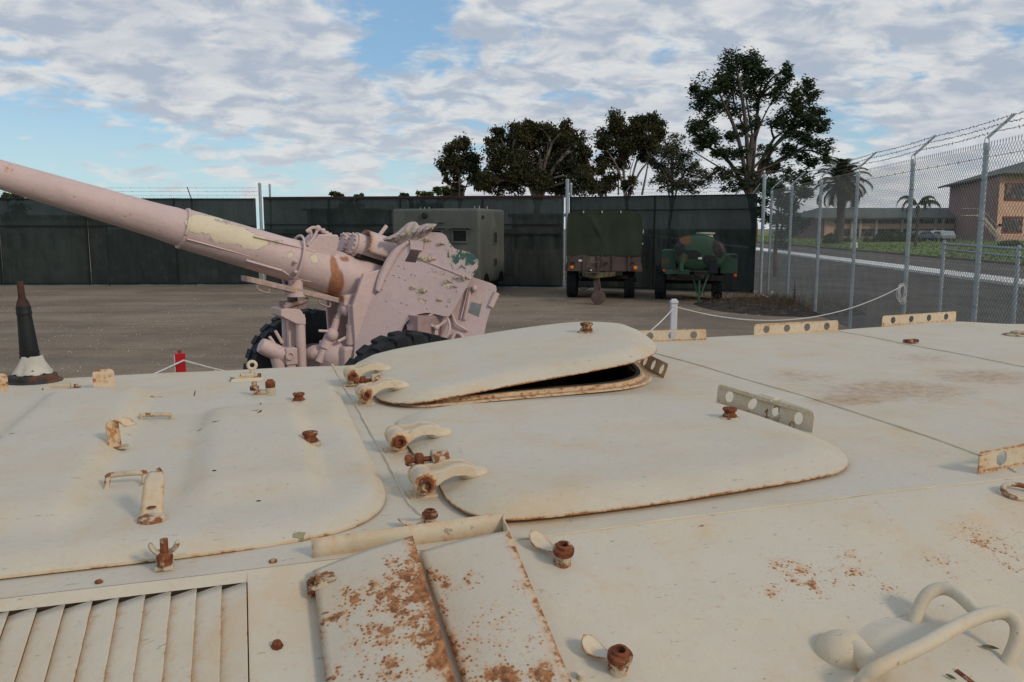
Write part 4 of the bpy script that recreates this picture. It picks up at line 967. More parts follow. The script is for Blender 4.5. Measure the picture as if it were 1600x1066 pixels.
# ---- hinges of the two hatches
def hinge(parent, px, py, s=1.0, stud=False, L=.085, tilt=0.0, core=True):
    e = vl(px, py, .036); x0, y0 = e.x, e.y; z0 = ZD + .036
    C = lambda dx, dy, dz: Vector((x0 + dx * s, y0 + dy * s, z0 + dz * s))
    q = MB(); q.r = .12
    q.lathe(C(0, 0, 0), (0, 1, 0), [(0, 0), (.020 * s, 0), (.024 * s, .003 * s), (.024 * s, .022 * s), (.021 * s, .024 * s), (.021 * s, .060 * s), (.024 * s, .062 * s), (.024 * s, (L - .004) * s), (.019 * s, L * s), (0, L * s)], 20, [.55, .5, .30, .1, .25, .08, .22, .1, .3, .4])
    q.r = .28; q.box(C(0, .045, -.022), (.034 * s, .030 * s, .036 * s), taper=.8)
    q.box(C(0, .045, -.034), (.060 * s, .050 * s, .006 * s))
    # cast double arm: two tapering cheeks running into a welded pad
    top = [(-.020, .008), (-.006, .021), (.016, .023), (.038, .024), (.060, .031), (.086, .030), (.110, .020), (.132, .008)]
    bot = [(.134, -.004), (.108, -.004), (.084, .006), (.060, .008), (.040, .002), (.018, -.012), (0, -.021), (-.016, -.012)]
    for (ya, yb, t_) in ((.001, .024, .017), (.084, .056, -.017)):
        q.r = .16; A_ = []; B_ = []
        for (x_, z_) in top + bot:
            k_ = max(0, min(1, (x_ - .01) / .13)); yy = lerp(ya, yb, k_); tz = math.tan(tilt) * x_
            A_.append(q.vert(C(x_, yy, z_) + Vector((0, 0, tz)), .34 if z_ < .0 else .08)); B_.append(q.vert(C(x_, yy + t_, z_) + Vector((0, 0, tz)), .1))
        n_ = len(A_); fa = A_[::-1] if t_ > 0 else A_; fb = B_ if t_ > 0 else B_[::-1]
        q.face(fa); q.face(fb)
        for k_ in range(n_):
            f_ = (A_[k_], A_[(k_ + 1) % n_], B_[(k_ + 1) % n_], B_[k_]); q.face(f_ if t_ > 0 else f_[::-1])
    e1 = C(.108, .041, .004); e1.z += math.tan(tilt) * .108; q.r = .10; q.blob(e1, (.034 * s, .029 * s, .015 * s), 14, 8)
    h = q.build('hinge', cream, parent, smooth=40, bevel=.0035 * s, recalc=True)
    q = MB(); q.lathe(C(0, 0, 0), (0, -1, 0), [(.016 * s, 0), (.0165 * s, .003 * s), (.0115 * s, .005 * s), (.0115 * s, .012 * s), (.0085 * s, .012 * s), (.0075 * s, .004 * s), (0, .004 * s)], 14)
    q.build('pin_nut', rust, parent, smooth=40)
    if stud:
        b0 = C(.022, .080, .030); q = MB(); q.r = .3; q.lathe(b0 + Vector((.012, 0, 0)), (-1, 0, 0), [(0, -.03), (.017 * s, -.03), (.019 * s, -.02), (.019 * s, .004), (.017 * s, .006), (0, .006)], 12); q.build('hinge_lug', rustlt, parent, smooth=40)
        q = MB(); q.lathe(b0, (-1, 0, 0), [(.0, -.005), (.006, -.005), (.006, .012), (.014, .012), (.015, .014), (.015, .026), (.013, .028), (.007, .028), (.007, .036), (.012, .037), (.013, .046), (.010, .050), (0, .051)], 6); q.build('stud_nuts', rust, parent, smooth=20)
hinge(hatch1, 666, 757, 1.0, stud=True)
hinge(hatch1, 624, 690, 1.0)
hinge(hatch2, 572, 617, 1.02, stud=True, tilt=TH)
hinge(hatch2, 551, 588, 1.02, tilt=TH)

# ---- bolts
def disc(q, p, r, h=.004): q.lathe(p, (0, 0, 1), [(r, -.004), (r, h * .5), (r * .92, h), (0, h)], 20)
def knob(parent, p, s=1.0):
    q = MB(); disc(q, p, .021 * s, .0035); q.build('bolt_washer', rustlt, parent, smooth=30)
    q = MB(); q.lathe(p, (0, 0, 1), [(.0145 * s, .003), (.0148 * s, .007 * s), (.0115 * s, .009 * s), (.0115 * s, .014 * s), (.0145 * s, .016 * s), (.0155 * s, .019 * s), (.0145 * s, .0215 * s), (.010 * s, .0225 * s), (0, .0225 * s)], 18)
    q.build('bolt', rust, parent, smooth=50)
knob(elid, vlid(485, 692), 1.25); knob(elid, vlid(467, 627), 1.2)
p = vl(1140, 653, .037); knob(hatch1, p, 1.3)
best = None; rk = (VM @ ray(916, 520)).normalized()
for i_ in range(40):
    for j_ in range(40):
        x_, y_ = .7 + .8 * i_ / 40, 2.9 + .55 * j_ / 40; pp_ = open_tf(Vector((x_, y_, ZD + .035 + dome2(x_, y_)))); dv_ = (pp_ - Vector((0, 0, EYE))).normalized(); e_ = (dv_ - rk).length
        if best is None or e_ < best[0]: best = (e_, pp_)
knob(hatch2, best[1], 1.7)
def smallbolt(parent, p, s=1.0, ax=None):
    q = MB(); q.lathe(p, ax or SN, [(.0085 * s, -.002), (.009 * s, .0015), (.0068 * s, .002), (.0068 * s, .007 * s), (.0055 * s, .0085 * s), (0, .009 * s)], 8); q.build('bolt', rust, parent, smooth=30)
smallbolt(veh, vl(427, 882), 1.0, (0, 0, 1)); smallbolt(veh, vl(155, 914), .9, (0, 0, 1)); smallbolt(veh, vs(433, 1010), 1.0)
q = MB(); q.cyl(vs(907, 1060), vs(907, 1060) + SN * .010, .006, n=10); q.build('pin', cream, veh, smooth=30)

# tubular posts with an ear-shaped lock plate
def earpost(p, ax, ear, s=1.0, ring=True, nm='lock_post'):
    p = Vector(p); ax = Vector(ax).normalized(); ear = Vector(ear); ear = (ear - ax * ear.dot(ax)); el = ear.length; ear.normalize(); sd = ax.cross(ear)
    q = MB(); q.lathe(p, ax, [(.0165 * s, -.006), (.0150 * s, .004 * s), (.0150 * s, .020 * s), (0, .020 * s)], 18, [.15, .25, .6, .7]); q.build(nm, rustlt, veh, smooth=40)
    q = MB(); q.lathe(p, ax, [(.013 * s, .0205 * s), (.0178 * s, .0215 * s), (.0185 * s, .024 * s), (.0185 * s, .031 * s), (.016 * s, .033 * s), (.0125 * s, .034 * s), (.0125 * s, .038 * s), (.0105 * s, .039 * s), (.0070 * s, .039 * s), (.0065 * s, .028 * s), (0, .028 * s)], 20); q.build('rusty_nut', rust, veh, smooth=40)
    q = MB(); L_ = el
    def f(u, v):
        t = u * L_; wd = lerp(.010, .0175, sm(.2, .75, u)) * s * math.sqrt(max(0, 1 - max(0, (u - .6) / .4) ** 2.2) + 1e-4)
        return p + ax * (.021 * s - .012 * s * math.sin(u * 2.6) + .009 * s * u ** 3) + ear * (.010 * s + t) + sd * wd * (v - .5) * 2
    q.grid(f, 14, 6, lambda u, v: .5 if (v in (0, 1) or u < .12) else (.12 if u < .95 else .5)); q.build('lock_ear', cream, veh, smooth=60, solid=.0022)
earpost(vs(878, 880), SN, vs(825, 850) - vs(868, 880)); earpost(vs(965, 1048), SN, vs(908, 1015) - vs(955, 1046))
earpost(vl(672, 822), (0, 0, 1), vl(622, 826) - vl(665, 822), .82)
q = MB(); q.lathe(vs(1500, 1056), SN, [(0, 0), (.004, 0), (.004, .01), (0, .01)], 8)

# twin-stud clamp at the back of the lid
p0, p1 = vlid(398, 618), vlid(423, 618)
q = MB(); q.bar(p0 + Vector((0, 0, .012)), p1 + Vector((.005, 0, .012)), .024, .010); q.bar(p0 + Vector((0, 0, .003)), p1 + Vector((.008, 0, .003)), .036, .005); q.lathe(p1, (0, 0, 1), [(.015, 0), (.015, .026), (0, .026)], 12); q.build('clamp_bar', rustlt, elid, bevel=.001)
q = MB(); q.lathe(p1 + Vector((0, 0, .026)), (0, 0, 1), [(.013, 0), (.016, .001), (.016, .018), (.012, .020), (.009, .025), (0, .026)], 10); q.build('stud_nuts', rust, elid, smooth=30)
q = MB(); q.lathe(p0 + Vector((0, 0, .017)), (0, 0, 1), [(.014, 0), (.014, .012), (.008, .013), (.008, .026), (0, .027)], 8); q.build('stud_nuts', rust, elid, smooth=30)
q = MB(); q.tube(crom([vlid(407, 632), vlid(408, 642), vlid(402, 646)], 4, False), .003, 5); q.build('chain_remnant', rust, elid)

# staple handles
def staple(parent, a, b, h=.016, r=.0038, lean=Vector((0, 0, 0)), m=None):
    a = Vector(a); b = Vector(b); up = Vector((0, 0, h)) + lean; d = (b - a) * .08
    q = MB(); q.r = .30
    q.tube(crom([a - Vector((0, 0, .003)), a + up * .7, a + up + d * .9, b + up - d * .9, b + up * .7, b - Vector((0, 0, .003))], 5, False), r, 8)
    for p in (a, b): q.blob(p, (r * 1.8, r * 1.8, r * .9), 8, 5)
    q.build('grab_handle', rustlt, parent, smooth=60)
staple(elid, vlid(221, 657), vlid(267, 656), .015, .0062)
staple(elid, vlid(166, 765), vlid(224, 760), .026, .0056, Vector((.004, .010, 0)))
# bent strap hook
p = vlid(180, 700); W = Vector((1, .35, 0)).normalized()
q = MB(); prof = crom([(0, 0, -.002), (-.001, -.004, .026), (-.003, -.003, .055), (.006, .004, .068), (.022, .010, .064), (.036, .016, .050)], 5, False)
def strapf(u, v):
    i = min(len(prof) - 1, int(u * (len(prof) - 1) + .5)); a_ = prof[i]; wd = .016
    return p + Vector((a_.x, a_.y * .4, a_.z)) + Vector((.75, .66, 0)).normalized() * (v - .5) * 2 * wd
q.grid(strapf, len(prof) - 1, 4, lambda u, v: .40 if u < .45 else (.45 if v in (0, 1) else .08)); q.build('hook_strap', cream, elid, smooth=60, solid=.003)
q = MB(); q.box(p + Vector((.010, .004, .001)), (.034, .030, .004)); q.build('hook_foot', rustlt, elid)
q = MB(); c = p + Vector((.030, .010, .058)); q.tube([c + Vector((.009 * math.cos(a_), .011 * math.sin(a_), .002)) for a_ in [math.pi * (k / 8) for k in range(9)]], .0022, 5); q.build('wire_loop', rustlt, elid, smooth=60)
# little lug at the back
p = vlid(240, 622); q = MB(); q.box(p + Vector((0, 0, .004)), (.05, .018, .003), Matrix.Rotation(.12, 3, 'Y')); q.build('small_lug', rustlt, elid)
# upright slotted lever
p = vlid(237, 815); q = MB(); tp = vl(243, 738, .075) ; ax_ = vl(244, 742, .095) - p
dn = ax_.normalized(); sdv = Vector((1, -.1, 0)).normalized()
def lev(u, v):
    wd = lerp(.0195, .0165, u) if u < .85 else lerp(.0165, .009, (u - .85) / .15)
    return p + Vector((0, 0, .006)) + ax_ * u + Vector((0, 0, .012 * math.sin(u * math.pi))) + sdv * (v - .5) * 2 * wd
q.grid(lev, 14, 4, lambda u, v: .35 if v in (0, 1) else (.45 if u > .93 else .1)); q.build('latch_lever', cream, elid, smooth=60, solid=.003)
q = MB(); q.lathe(p + Vector((.0, 0, 0)), (0, -.1, 1), [(.030, -.004), (.030, .002), (.024, .004), (.023, .010), (.018, .014), (0, .0145)], 18, None); q.build('lever_boss', rustlt, elid, smooth=40)
q = MB(); c = p + ax_ * .12 + Vector((0, -.001, .0165)); q.blob(c, (.0085, .0070, .0015), 10, 4); q.build('lever_slot', rust, elid)
q = MB(); c = p + ax_ + Vector((.006, 0, .006)); q.cyl(c + Vector((-.002, 0, .006)), c + Vector((.004, 0, -.006)), .004, n=8); q.build('lever_pin', rust, elid, smooth=40)
# wing-nut clamp across the lid edge
p = vl(257, 888, .004)
q = MB(); q.box(p + Vector((0, .002, .004)), (.027, .030, .008)); q.box(p + Vector((0, .018, .013)), (.022, .018, .022)); q.build('clamp_foot', rustlt, veh, bevel=.0012)
c = vl(257, 865, .032)
q = MB(); q.lathe(c, (0, .1, 1), [(0, -.018), (.011, -.018), (.013, -.005), (.011, .002), (.0062, .003), (.0062, .024), (0, .025)], 12); q.build('clamp_stud', rust, veh, smooth=40)
q = MB()
for s_ in (-1, 1): q.tube(crom([c + Vector((0, 0, -.003)), c + Vector((s_ * .010, 0, .002)), c + Vector((s_ * .018, 0, .011)), c + Vector((s_ * .021, 0, .020))], 4, False), [.007, .007, .007, .007, .007, .0072, .0076, .0082, .0086, .0085, .0078, .006, .003], 8, flat=.5)
q.build('wing_nut', rustlt, veh, smooth=60)
q = MB(); q.box(p + Vector((0, .010, .0135)), (.010, .002, .005)); q.build('clamp_slot', M_dark, veh)

# raised pull handles on the far edge of the lid
def pull(pa, pb, ring=False):
    a = vl(*pa, .012); b = vl(*pb, .012); d = (b - a).normalized(); u = Vector((-d.y, d.x, 0)); q = MB(); q.r = .05
    q.tube([a - Vector((0, 0, .008)) - u * .02, b - Vector((0, 0, .008)) - u * .02, b - Vector((0, 0, .008)) + u * .03, a - Vector((0, 0, .008)) + u * .03], .011, 6, closed=True)
    q.bar(a + d * .01, b - d * .03, .022, .016); q.build('pull_handle', cream, veh, smooth=50)
    q = MB(); q.lathe(a.lerp(b, .3) + Vector((0, 0, .008)), d, [(.0, 0), (.012, 0), (.012, (b - a).length * .5), (0, (b - a).length * .5)], 10); q.build('handle_roller', rustlt, veh, smooth=40)
    q = MB(); q.lathe(b - d * .012 + Vector((0, 0, .004)), d, [(0, 0), (.010, 0), (.010, .012), (0, .012)], 8); q.build('handle_nut', rust, veh, smooth=30)
    if ring:
        c = b + Vector((0, 0, .045)) - d * .03; q = MB(); q.tube([c + d * .014 * math.cos(t) + Vector((0, 0, .014 * math.sin(t))) for t in [2 * math.pi * k / 16 for k in range(16)]], .006, 8, closed=True); q.cyl(c - Vector((0, 0, .017)), c - Vector((0, 0, .05)), .007, n=8); q.build('eye_ring', cream, veh, smooth=60)
pull((64, 609), (122, 606)); pull((362, 592), (408, 589), True)

# upright tabs and perforated brackets along the roof edge
def bracket(pa, pb, h, holes, hr=.33, lean=(0, 0), bend=0.0, bend_at=.33, name='drilled_bracket', rusty=.4, z0=0.0, rb=0):
    a = vl(*pa, z0) if not isinstance(pa, Vector) else pa; b = vl(*pb, z0) if not isinstance(pb, Vector) else pb
    a.z -= .004; b.z -= .004; L_ = (b - a).length; d = (b - a).normalized(); nr_ = Vector((-d.y, d.x, 0)); q = MB(); H_ = h; rc = H_ * .22
    def P3(x, z):
        o = a + d * x + Vector((0, 0, z)) + nr_ * (lean[0] * z / H_)
        if bend: o += nr_ * (bend * math.sin(math.pi * min(1, max(0, (x / L_)))) ** 2 * (z / H_)) + Vector((0, 0, -bend * .35 * max(0, 1 - abs(x / L_ - bend_at) / .12) * z / H_))
        return o
    def rnd_c(x, z):
        for cx_, cond in ((rc, x < rc), (L_ - rc, x > L_ - rc)):
            if cond and z > H_ - rc:
                v = Vector((x - cx_, z - (H_ - rc))); 
                if v.length > rc: v = v.normalized() * rc
                return cx_ + v.x, H_ - rc + v.y
        return x, z
    rv = random.Random(int(L_ * 999)); out = []
    nx = max(8, int(L_ / .012)); nz = 5
    for k in range(nx): out.append((L_ * k / nx, 0))
    for k in range(nz): out.append((L_, (H_ - rc) * k / nz))
    for k in range(6): t = k / 6 * math.pi / 2; out.append((L_ - rc + rc * math.cos(t), H_ - rc + rc * math.sin(t)))
    for k in range(nx): out.append((L_ - rc - (L_ - 2 * rc) * k / nx, H_))
    for k in range(6): t = math.pi / 2 + k / 6 * math.pi / 2; out.append((rc + rc * math.cos(t), H_ - rc + rc * math.sin(t)))
    for k in range(nz): out.append((0, (H_ - rc) * (1 - k / nz)))
    polys = [out]
    for k in range(holes):
        cx_ = (k + .5) * L_ / holes if holes < 4 else L_ * (.14 + .24 * k); r = min(L_ / max(holes, 1), H_) * hr
        polys.append([(cx_ + r * math.cos(t), H_ * .52 + r * math.sin(t)) for t in [2 * math.pi * m / 18 for m in range(18)]])
    from mathutils.geometry import tessellate_polygon
    fl = [p for P in polys for p in P]; tri = tessellate_polygon([[Vector((x, z, 0)) for x, z in P] for P in polys])
    for n_, (x, z) in enumerate(fl):
        e = n_ < len(out); r_ = (rusty if (e and (z > H_ * .9 or x < .002 or x > L_ - .002)) else (max(rb, rusty * .8) if e else .15)) * rv.uniform(.3, 1.2)
        q.vert(P3(x, z), r_)
    for t in tri: q.face(t)
    return q.build(name, cream, veh, solid=.0032, recalc=True)
bracket((960, 535), (1103, 531), .058, 4)
bracket((1178, 524), (1309, 517), .062, 4)
bracket((1378, 509), (1493, 501), .060, 4)
bracket((1528, 738), (1720, 700), .052, 3, .36, rb=.8, rusty=.5)
bracket((1120, 628), (1270, 677), .062, 4, .29, lean=(.004, 0), bend=.02, rusty=.25)
a_ = vl(960, 561); bracket(Vector((1.50, 3.02, ZD)), vl(1037, 591), .056, 3, .33, lean=(.02, 0))
bracket((146, 609), (180, 606), .072, 0, rusty=.5, name='upright_tab'); bracket((-12, 620), (14, 617), .078, 0, rusty=.5, name='upright_tab')
# D-ring and eyes by the bent bracket
c = vl(1212, 644, .020) + Vector((-.022, 0, 0)); d = (vl(1270, 677) - vl(1120, 628)).normalized()
q = MB(); q.tube([c + d * (.030 * math.cos(t)) + Vector((0, -.006, .020 * math.sin(t) - .002)) + Vector((-d.y, d.x, 0)) * (-.012 - .02 * math.sin(t)) * -1 for t in [2 * math.pi * k / 20 for k in range(20)]], .005, 7, closed=True); q.build('tow_ring', rustlt, veh, smooth=60)
q = MB(); cc = c + Vector((.020, 0, .026)); q.tube(crom([cc + Vector((-.016, 0, .004)), cc + Vector((0, 0, .012)), cc + Vector((.016, 0, .0)), cc + Vector((.020, 0, -.03))], 4, False), .010, 8, flat=.6); q.build('ring_clip', cream, veh, smooth=60)
for px, py, s_ in ((1237, 670, 1), (1210, 662, .8), (985, 577, 1.2)):
    c = vl(px, py); q = MB(); q.tube([c + Vector((.007 * math.cos(t) * s_, 0, .010 + .010 * math.sin(t) * s_)) for t in [2 * math.pi * k / 12 for k in range(12)]], .0028 * s_, 6, closed=True); q.build('eye_ring', rustlt, veh, smooth=60)
# lifting ring near the crease, right edge
c = vs(1590, 772); q = MB(); q.r = .35
q.tube([c + Vector((.036 * math.cos(t), 0, 0)) + SD * (-.024 * math.sin(t)) + SN * (.006 + .003 * math.sin(t)) for t in [2 * math.pi * k / 24 for k in range(24)]], .0055, 8, closed=True); q.build('lifting_ring', rustlt, veh, smooth=60)
q = MB(); q.tube([c + Vector((-.005, 0, 0)) + SD * .018 + SN * .001, c + SD * .028 + Vector((.004, 0, 0)) + SN * .014, c + SD * .040 + Vector((.010, 0, 0))], .004, 6); q.build('ring_staple', rust, veh, smooth=60)
# rusty lump and lug on the far right of the roof
p = vl(1423, 536); q = MB(); q.box(p + Vector((0, 0, .010)), (.075, .03, .016)); q.build('rusty_lug', rust, veh, bevel=.004)
p = vl(1590, 524); q = MB(); q.lathe(p, (0, 0, 1), [(.07, 0), (.07, .006), (.035, .010), (.035, .022), (0, .024)], 16); q.build('rusty_cap', rustlt, veh, smooth=40)

# ---- vent cowl at the bottom centre
q = MB()
def cowl(c00, c10, c11, c01, nm, rl, rr_):
    q = MB()
    def f(u, v):
        a = c00.lerp(c10, u); b = c01.lerp(c11, u); p = a.lerp(b, v); return p + SN * (.004 * math.sin(math.pi * u))
    rv = random.Random(len(nm))
    q.grid(f, 14, 40, lambda u, v: (rl if u == 0 else rr_ if u == 1 else rr_ * .55 if u > .92 else 0) * rv.uniform(.6, 1.2))
    return q.build(nm, ventp, veh, smooth=40, solid=.003)
vcf = cowl(vs(489, 893, .016), vs(645, 838, .052), vs(728, 1120, .052), vs(516, 1120, .016), 'vent_flap', .45, .75)
cowl(vs(656, 863, .010), vs(795, 830, .034), vs(915, 1120, .030), vs(742, 1120, .010), 'vent_flap', .3, .55)
q = MB()   # side closures under the flaps
for (a, b, c_, d_) in ((vs(645, 838, .052), vs(728, 1120, .052), vs(728, 1120, .0), vs(648, 842, .0)),):
    q.grid(lambda u, v: a.lerp(b, u).lerp(d_.lerp(c_, u), v) + Vector((-.006, 0, -.003)), 12, 3)
q.build('vent_side', ventp, veh)
q = MB(); a, b = vs(489, 893, .016), vs(516, 1120, .016); q.grid(lambda u, v: (a.lerp(b, u) + Vector((.006, 0, -.002))) - SN * .02 * v, 12, 2, lambda u, v: .4); q.build('vent_side', ventp, veh)
# upstand behind the vent, folded down its right side
P0 = vl(489, 882, -.001); P1 = vl(772, 842, -.001); q = MB()
b0, b1 = Vector((P0.x, 1.368, ZD)), Vector((vl(775, 835).x, 1.392, ZD))
b2_ = vs(800, 868)
UP = Vector((0, .004, .036))
pts = [b0, b0.lerp(b1, .5), b1, b1.lerp(b2_, .25) + Vector((.012, .010, 0)), b2_ + Vector((.004, 0, 0)), b2_ + SD * .03 + Vector((.004, 0, 0))]
cr = crom(pts, 6, False); hs = [1] * 13 + [1, 1, 1, .95, .9, .85, .8, .75, .7, .6, .5, .45, .4, .35, .3, .2, .1, .05, .02]
lowr = [q.vert(p - Vector((0, 0, .004)), .35) for p in cr]; mid_ = [q.vert(p + UP * .5 * hs[min(i, len(hs) - 1)], .0) for i, p in enumerate(cr)]; hi = [q.vert(p + UP * hs[min(i, len(hs) - 1)], .22) for i, p in enumerate(cr)]
for A, B in ((lowr, mid_), (mid_, hi)):
    for i in range(len(cr) - 1): q.face((A[i], A[i + 1], B[i + 1], B[i]))
q.build('vent_upstand', cream, veh, smooth=50, solid=.003)
# its little hinge
p = vs(486, 918, .012); q = MB(); q.cyl(p - SD * .014, p + SD * .016, .0062, n=10); q.build('hinge_pin', rust, veh, smooth=40)
q = MB(); q.r = .25; q.bar(p + SN * .005 - SD * .011, p + SN * .008 - SD * .010 + Vector((.028, 0, .005)), .008, .010); q.box(p + Vector((.022, 0, .014)) + SD * 0.0, (.030, .026, .006)); q.bar(p + SN * .003 + SD * .011, p + SN * .008 + SD * .010 + Vector((.024, 0, .005)), .008, .010); q.build('hinge_leaf', rustlt, veh, bevel=.001)

# ---- tubular guard and domes at the lower right
def vsp(px, py, h): return vs(px, py, h)
T1 = crom([vsp(1424, 986, -.003), vsp(1434, 955, .018), vsp(1448, 930, .040), vsp(1470, 920, .052), vsp(1495, 928, .056), vsp(1532, 962, .056)], 6, False)
T2 = crom([vsp(1330, 1108, -.01), vsp(1350, 1062, .030), vsp(1375, 1042, .050), vsp(1440, 1010, .058), vsp(1510, 972, .062), vsp(1560, 957, .062), vsp(1587, 972, .056), vsp(1588, 1003, .035), vsp(1566, 1052, -.004)], 6, False)
q = MB(); q.r = .04; q.tube(T1, .0105, 14); q.build('guard_tube', cream, veh, smooth=60)
q = MB(); q.r = .04; q.tube(T2, .0110, 14); q.build('guard_tube', cream, veh, smooth=60)
for p in (vsp(1426, 990, 0), vsp(1566, 1056, 0)):
    q = MB(); q.r = .2; q.tube([p + Vector((.016 * math.cos(t), 0, 0)) + SD * .016 * math.sin(t) for t in [2 * math.pi * k / 16 for k in range(16)]], .004, 6, closed=True); q.build('weld_ring', rustlt, veh, smooth=60)
rotS = Matrix.Rotation(R(15), 3, 'X')
q = MB(); c = vs(1318, 1015, .004); q.blob(c - SN * .014, (.046, .040, .040), 26, 14, rotS); q.blob(vs(1400, 1025, -.016), (.055, .05, .028), 22, 10, rotS); q.build('lamp_dome', cream, veh, smooth=70)
q = MB(); q.cyl(vs(1335, 1015, .012), vs(1372, 1050, .012), .019, .019, 18); q.build('dome_neck', cream, veh, smooth=50)
q = MB(); c = vs(1480, 1060, 0); q.grid(lambda u, v: c + Vector((.135 * (u * math.cos(v * 2 * math.pi)), 0, 0)) + SD * (.135 * u * math.sin(v * 2 * math.pi)) + SN * (.012 * (1 - sm(.75, 1, u)) + .0), 12, 40); q.build('raised_pad', cream, veh, smooth=60)
q = MB(); p = vs(1508, 1062, .012); q.bar(p - SD * .018, p + SD * .012 + Vector((.006, 0, 0)), .008, .004, SN); q.build('rust_slot', rust, veh)

# ---- antenna base beyond the left end of the roof
ab = vl(45, 596, 0.0); ab = Vector((ab.x + .012, ab.y + .01, ZD - .002))
an = thing('antenna_mount', 'black antenna stub with rusty rod on a torn white skirt at the left', 'antenna', tuple(Matrix.Rotation(YAW, 3, 'Z') @ ab), YAW)
q = MB(); q.lathe((0, 0, 0), (0, 0, 1), [(.125, -.02), (.125, .004), (.112, .010), (.108, .012), (.104, .012), (.103, .030), (.088, .036), (0, .036)], 40); q.build('base_ring', mat('rusty_ring', (.045, .04, .035), .8, .4, 12, second=(.15, .06, .035), sscale=14, slo=.52, shi=.66), an, smooth=35)
q = MB(); rr = random.Random(2)
def skirt(u, v):
    a = u * 2 * math.pi; r = lerp(.043, .085, v ** 1.6) + .003 * math.sin(a * 5 + v * 3); return Vector((r * math.cos(a), r * math.sin(a), lerp(.118, .036 + .007 * math.sin(a * 7) + .004 * math.sin(a * 13), v)))
q.grid(skirt, 48, 8); q.build('torn_skirt', mat('white_rubber_skirt', (.50, .47, .40), .8, .12, 9, second=(.02, .02, .02), sscale=16, slo=.60, shi=.66), an, smooth=60, solid=.003)
pr = [(.041, .105), (.043, .115), (.043, .122), (.040, .124), (.042, .132), (.042, .138), (.039, .141)]
pr += [(lerp(.040, .030, k / 10), lerp(.142, .305, k / 10)) for k in range(11)] + [(.033, .308), (.033, .318), (.031, .322), (.032, .335), (.030, .345)]
q = MB(); q.lathe((0, 0, 0), (-.05, 0, 1), pr, 28); q.build('rubber_spring_cover', mat('black_sleeve', (.010, .012, .012), .6, .3, 9), an, smooth=40)
q = MB(); q.lathe((0, 0, 0), (-.05, 0, 1), [(.030, .343), (.024, .365), (.0165, .380), (.0145, .40), (.0145, .455), (0, .455)], 20); q.build('rusty_rod', mat('rod_rust', (.055, .024, .017), .8, .35, 18), an, smooth=40)
an.scale = (.78, .78, .80)

# leaves lying on the side plate
M_lf = mat('fallen_leaf_green', (.14, .13, .05), .8, .3, 60)
def leaf_obj(px, py, L_, rot, label, m=M_lf):
    c = vs(px, py, .0135 if px > 1340 else .002); q = MB(); dx = Vector((math.cos(rot), 0, 0)) + SD * -math.sin(rot); dy = Vector((-math.sin(rot), 0, 0)) + SD * -math.cos(rot)
    pr_ = [(-.5, 0), (-.35, .10), (-.1, .17), (.15, .15), (.35, .09), (.5, 0), (.35, -.06), (.15, -.11), (-.1, -.12), (-.35, -.06)]
    ce = q.vert(c + SN * .0006); idx = [q.vert(c + dx * x * L_ + dy * y * L_ + SN * (.0030 + .006 * abs(y))) for x, y in pr_]
    for i in range(len(idx)): q.face((ce, idx[i], idx[(i + 1) % len(idx)]))
    o = q.build('fallen_leaf', m, None, solid=.0006); o.rotation_euler = (0, 0, YAW); tag(o, label, 'leaf')
leaf_obj(1546, 1014, .027, -.45, 'pointed olive leaf lying inside the tubular guard on the cream side plate')
leaf_obj(1485, 1060, .016, -1.0, 'small curled leaf at the bottom edge beside the rusty slot')
leaf_obj(404, 785, .010, .1, 'dark curled leaf scrap on the left lid, near its right edge', mat('leaf_brown', (.03, .022, .018), .9, .3, 40)) if False else None
def scrap(px, py, s, lab):
    c = vlid(px, py) + Vector((0, 0, .002)); q = MB(); q.blob(c, (s, s * .55, s * .35), 8, 5); o = q.build('leaf_scrap', mat('leaf_brown', (.03, .022, .018), .9, .3, 40)); o.rotation_euler = (0, 0, YAW); tag(o, lab, 'leaf scrap')
scrap(404, 785, .006, 'dark leaf scrap on the left lid, the larger of two, nearer the rounded corner'); scrap(335, 737, .0045, 'tiny dark leaf scrap on the left lid, the smaller of two, farther back')
# ---------------------------------------------------------------- the pink field gun
from mathutils.geometry import tessellate_polygon
GA = R(-146.1); GO = Vector((-1.3, 6.75, 0)); GM = Matrix.Rotation(-GA, 3, 'Z'); GI = Matrix.Rotation(GA, 3, 'Z')
def gloc(wp): return GM @ (Vector(wp) - GO)
def gy(px, py, yl=0.0):                 # point of the gun plane y = yl seen at px, py
    n = GI @ Vector((0, 1, 0)); return gloc(on_plane(px, py, GO + GI @ Vector((0, yl, 0)), n))
EL = R(17.3); AX = Vector((math.cos(EL), 0, math.sin(EL))); UP_ = Vector((-math.sin(EL), 0, math.cos(EL))); AO = Vector((0, 0, 1.50))
def ba(s, y=0, u=0): return AO + AX * s + Vector((0, y, 0)) + UP_ * u
WN = Vector((.70, .64, .30)).normalized(); WP = Vector((-.16, .42, 1.35))
def gw(px, py, off=0.0, n=WN, p0=WP): return gloc(on_plane(px, py, GO + GI @ (p0 + n * off), GI @ n))
sg = lambda px, py, yl=.15: tuple(gy(px, py, yl))
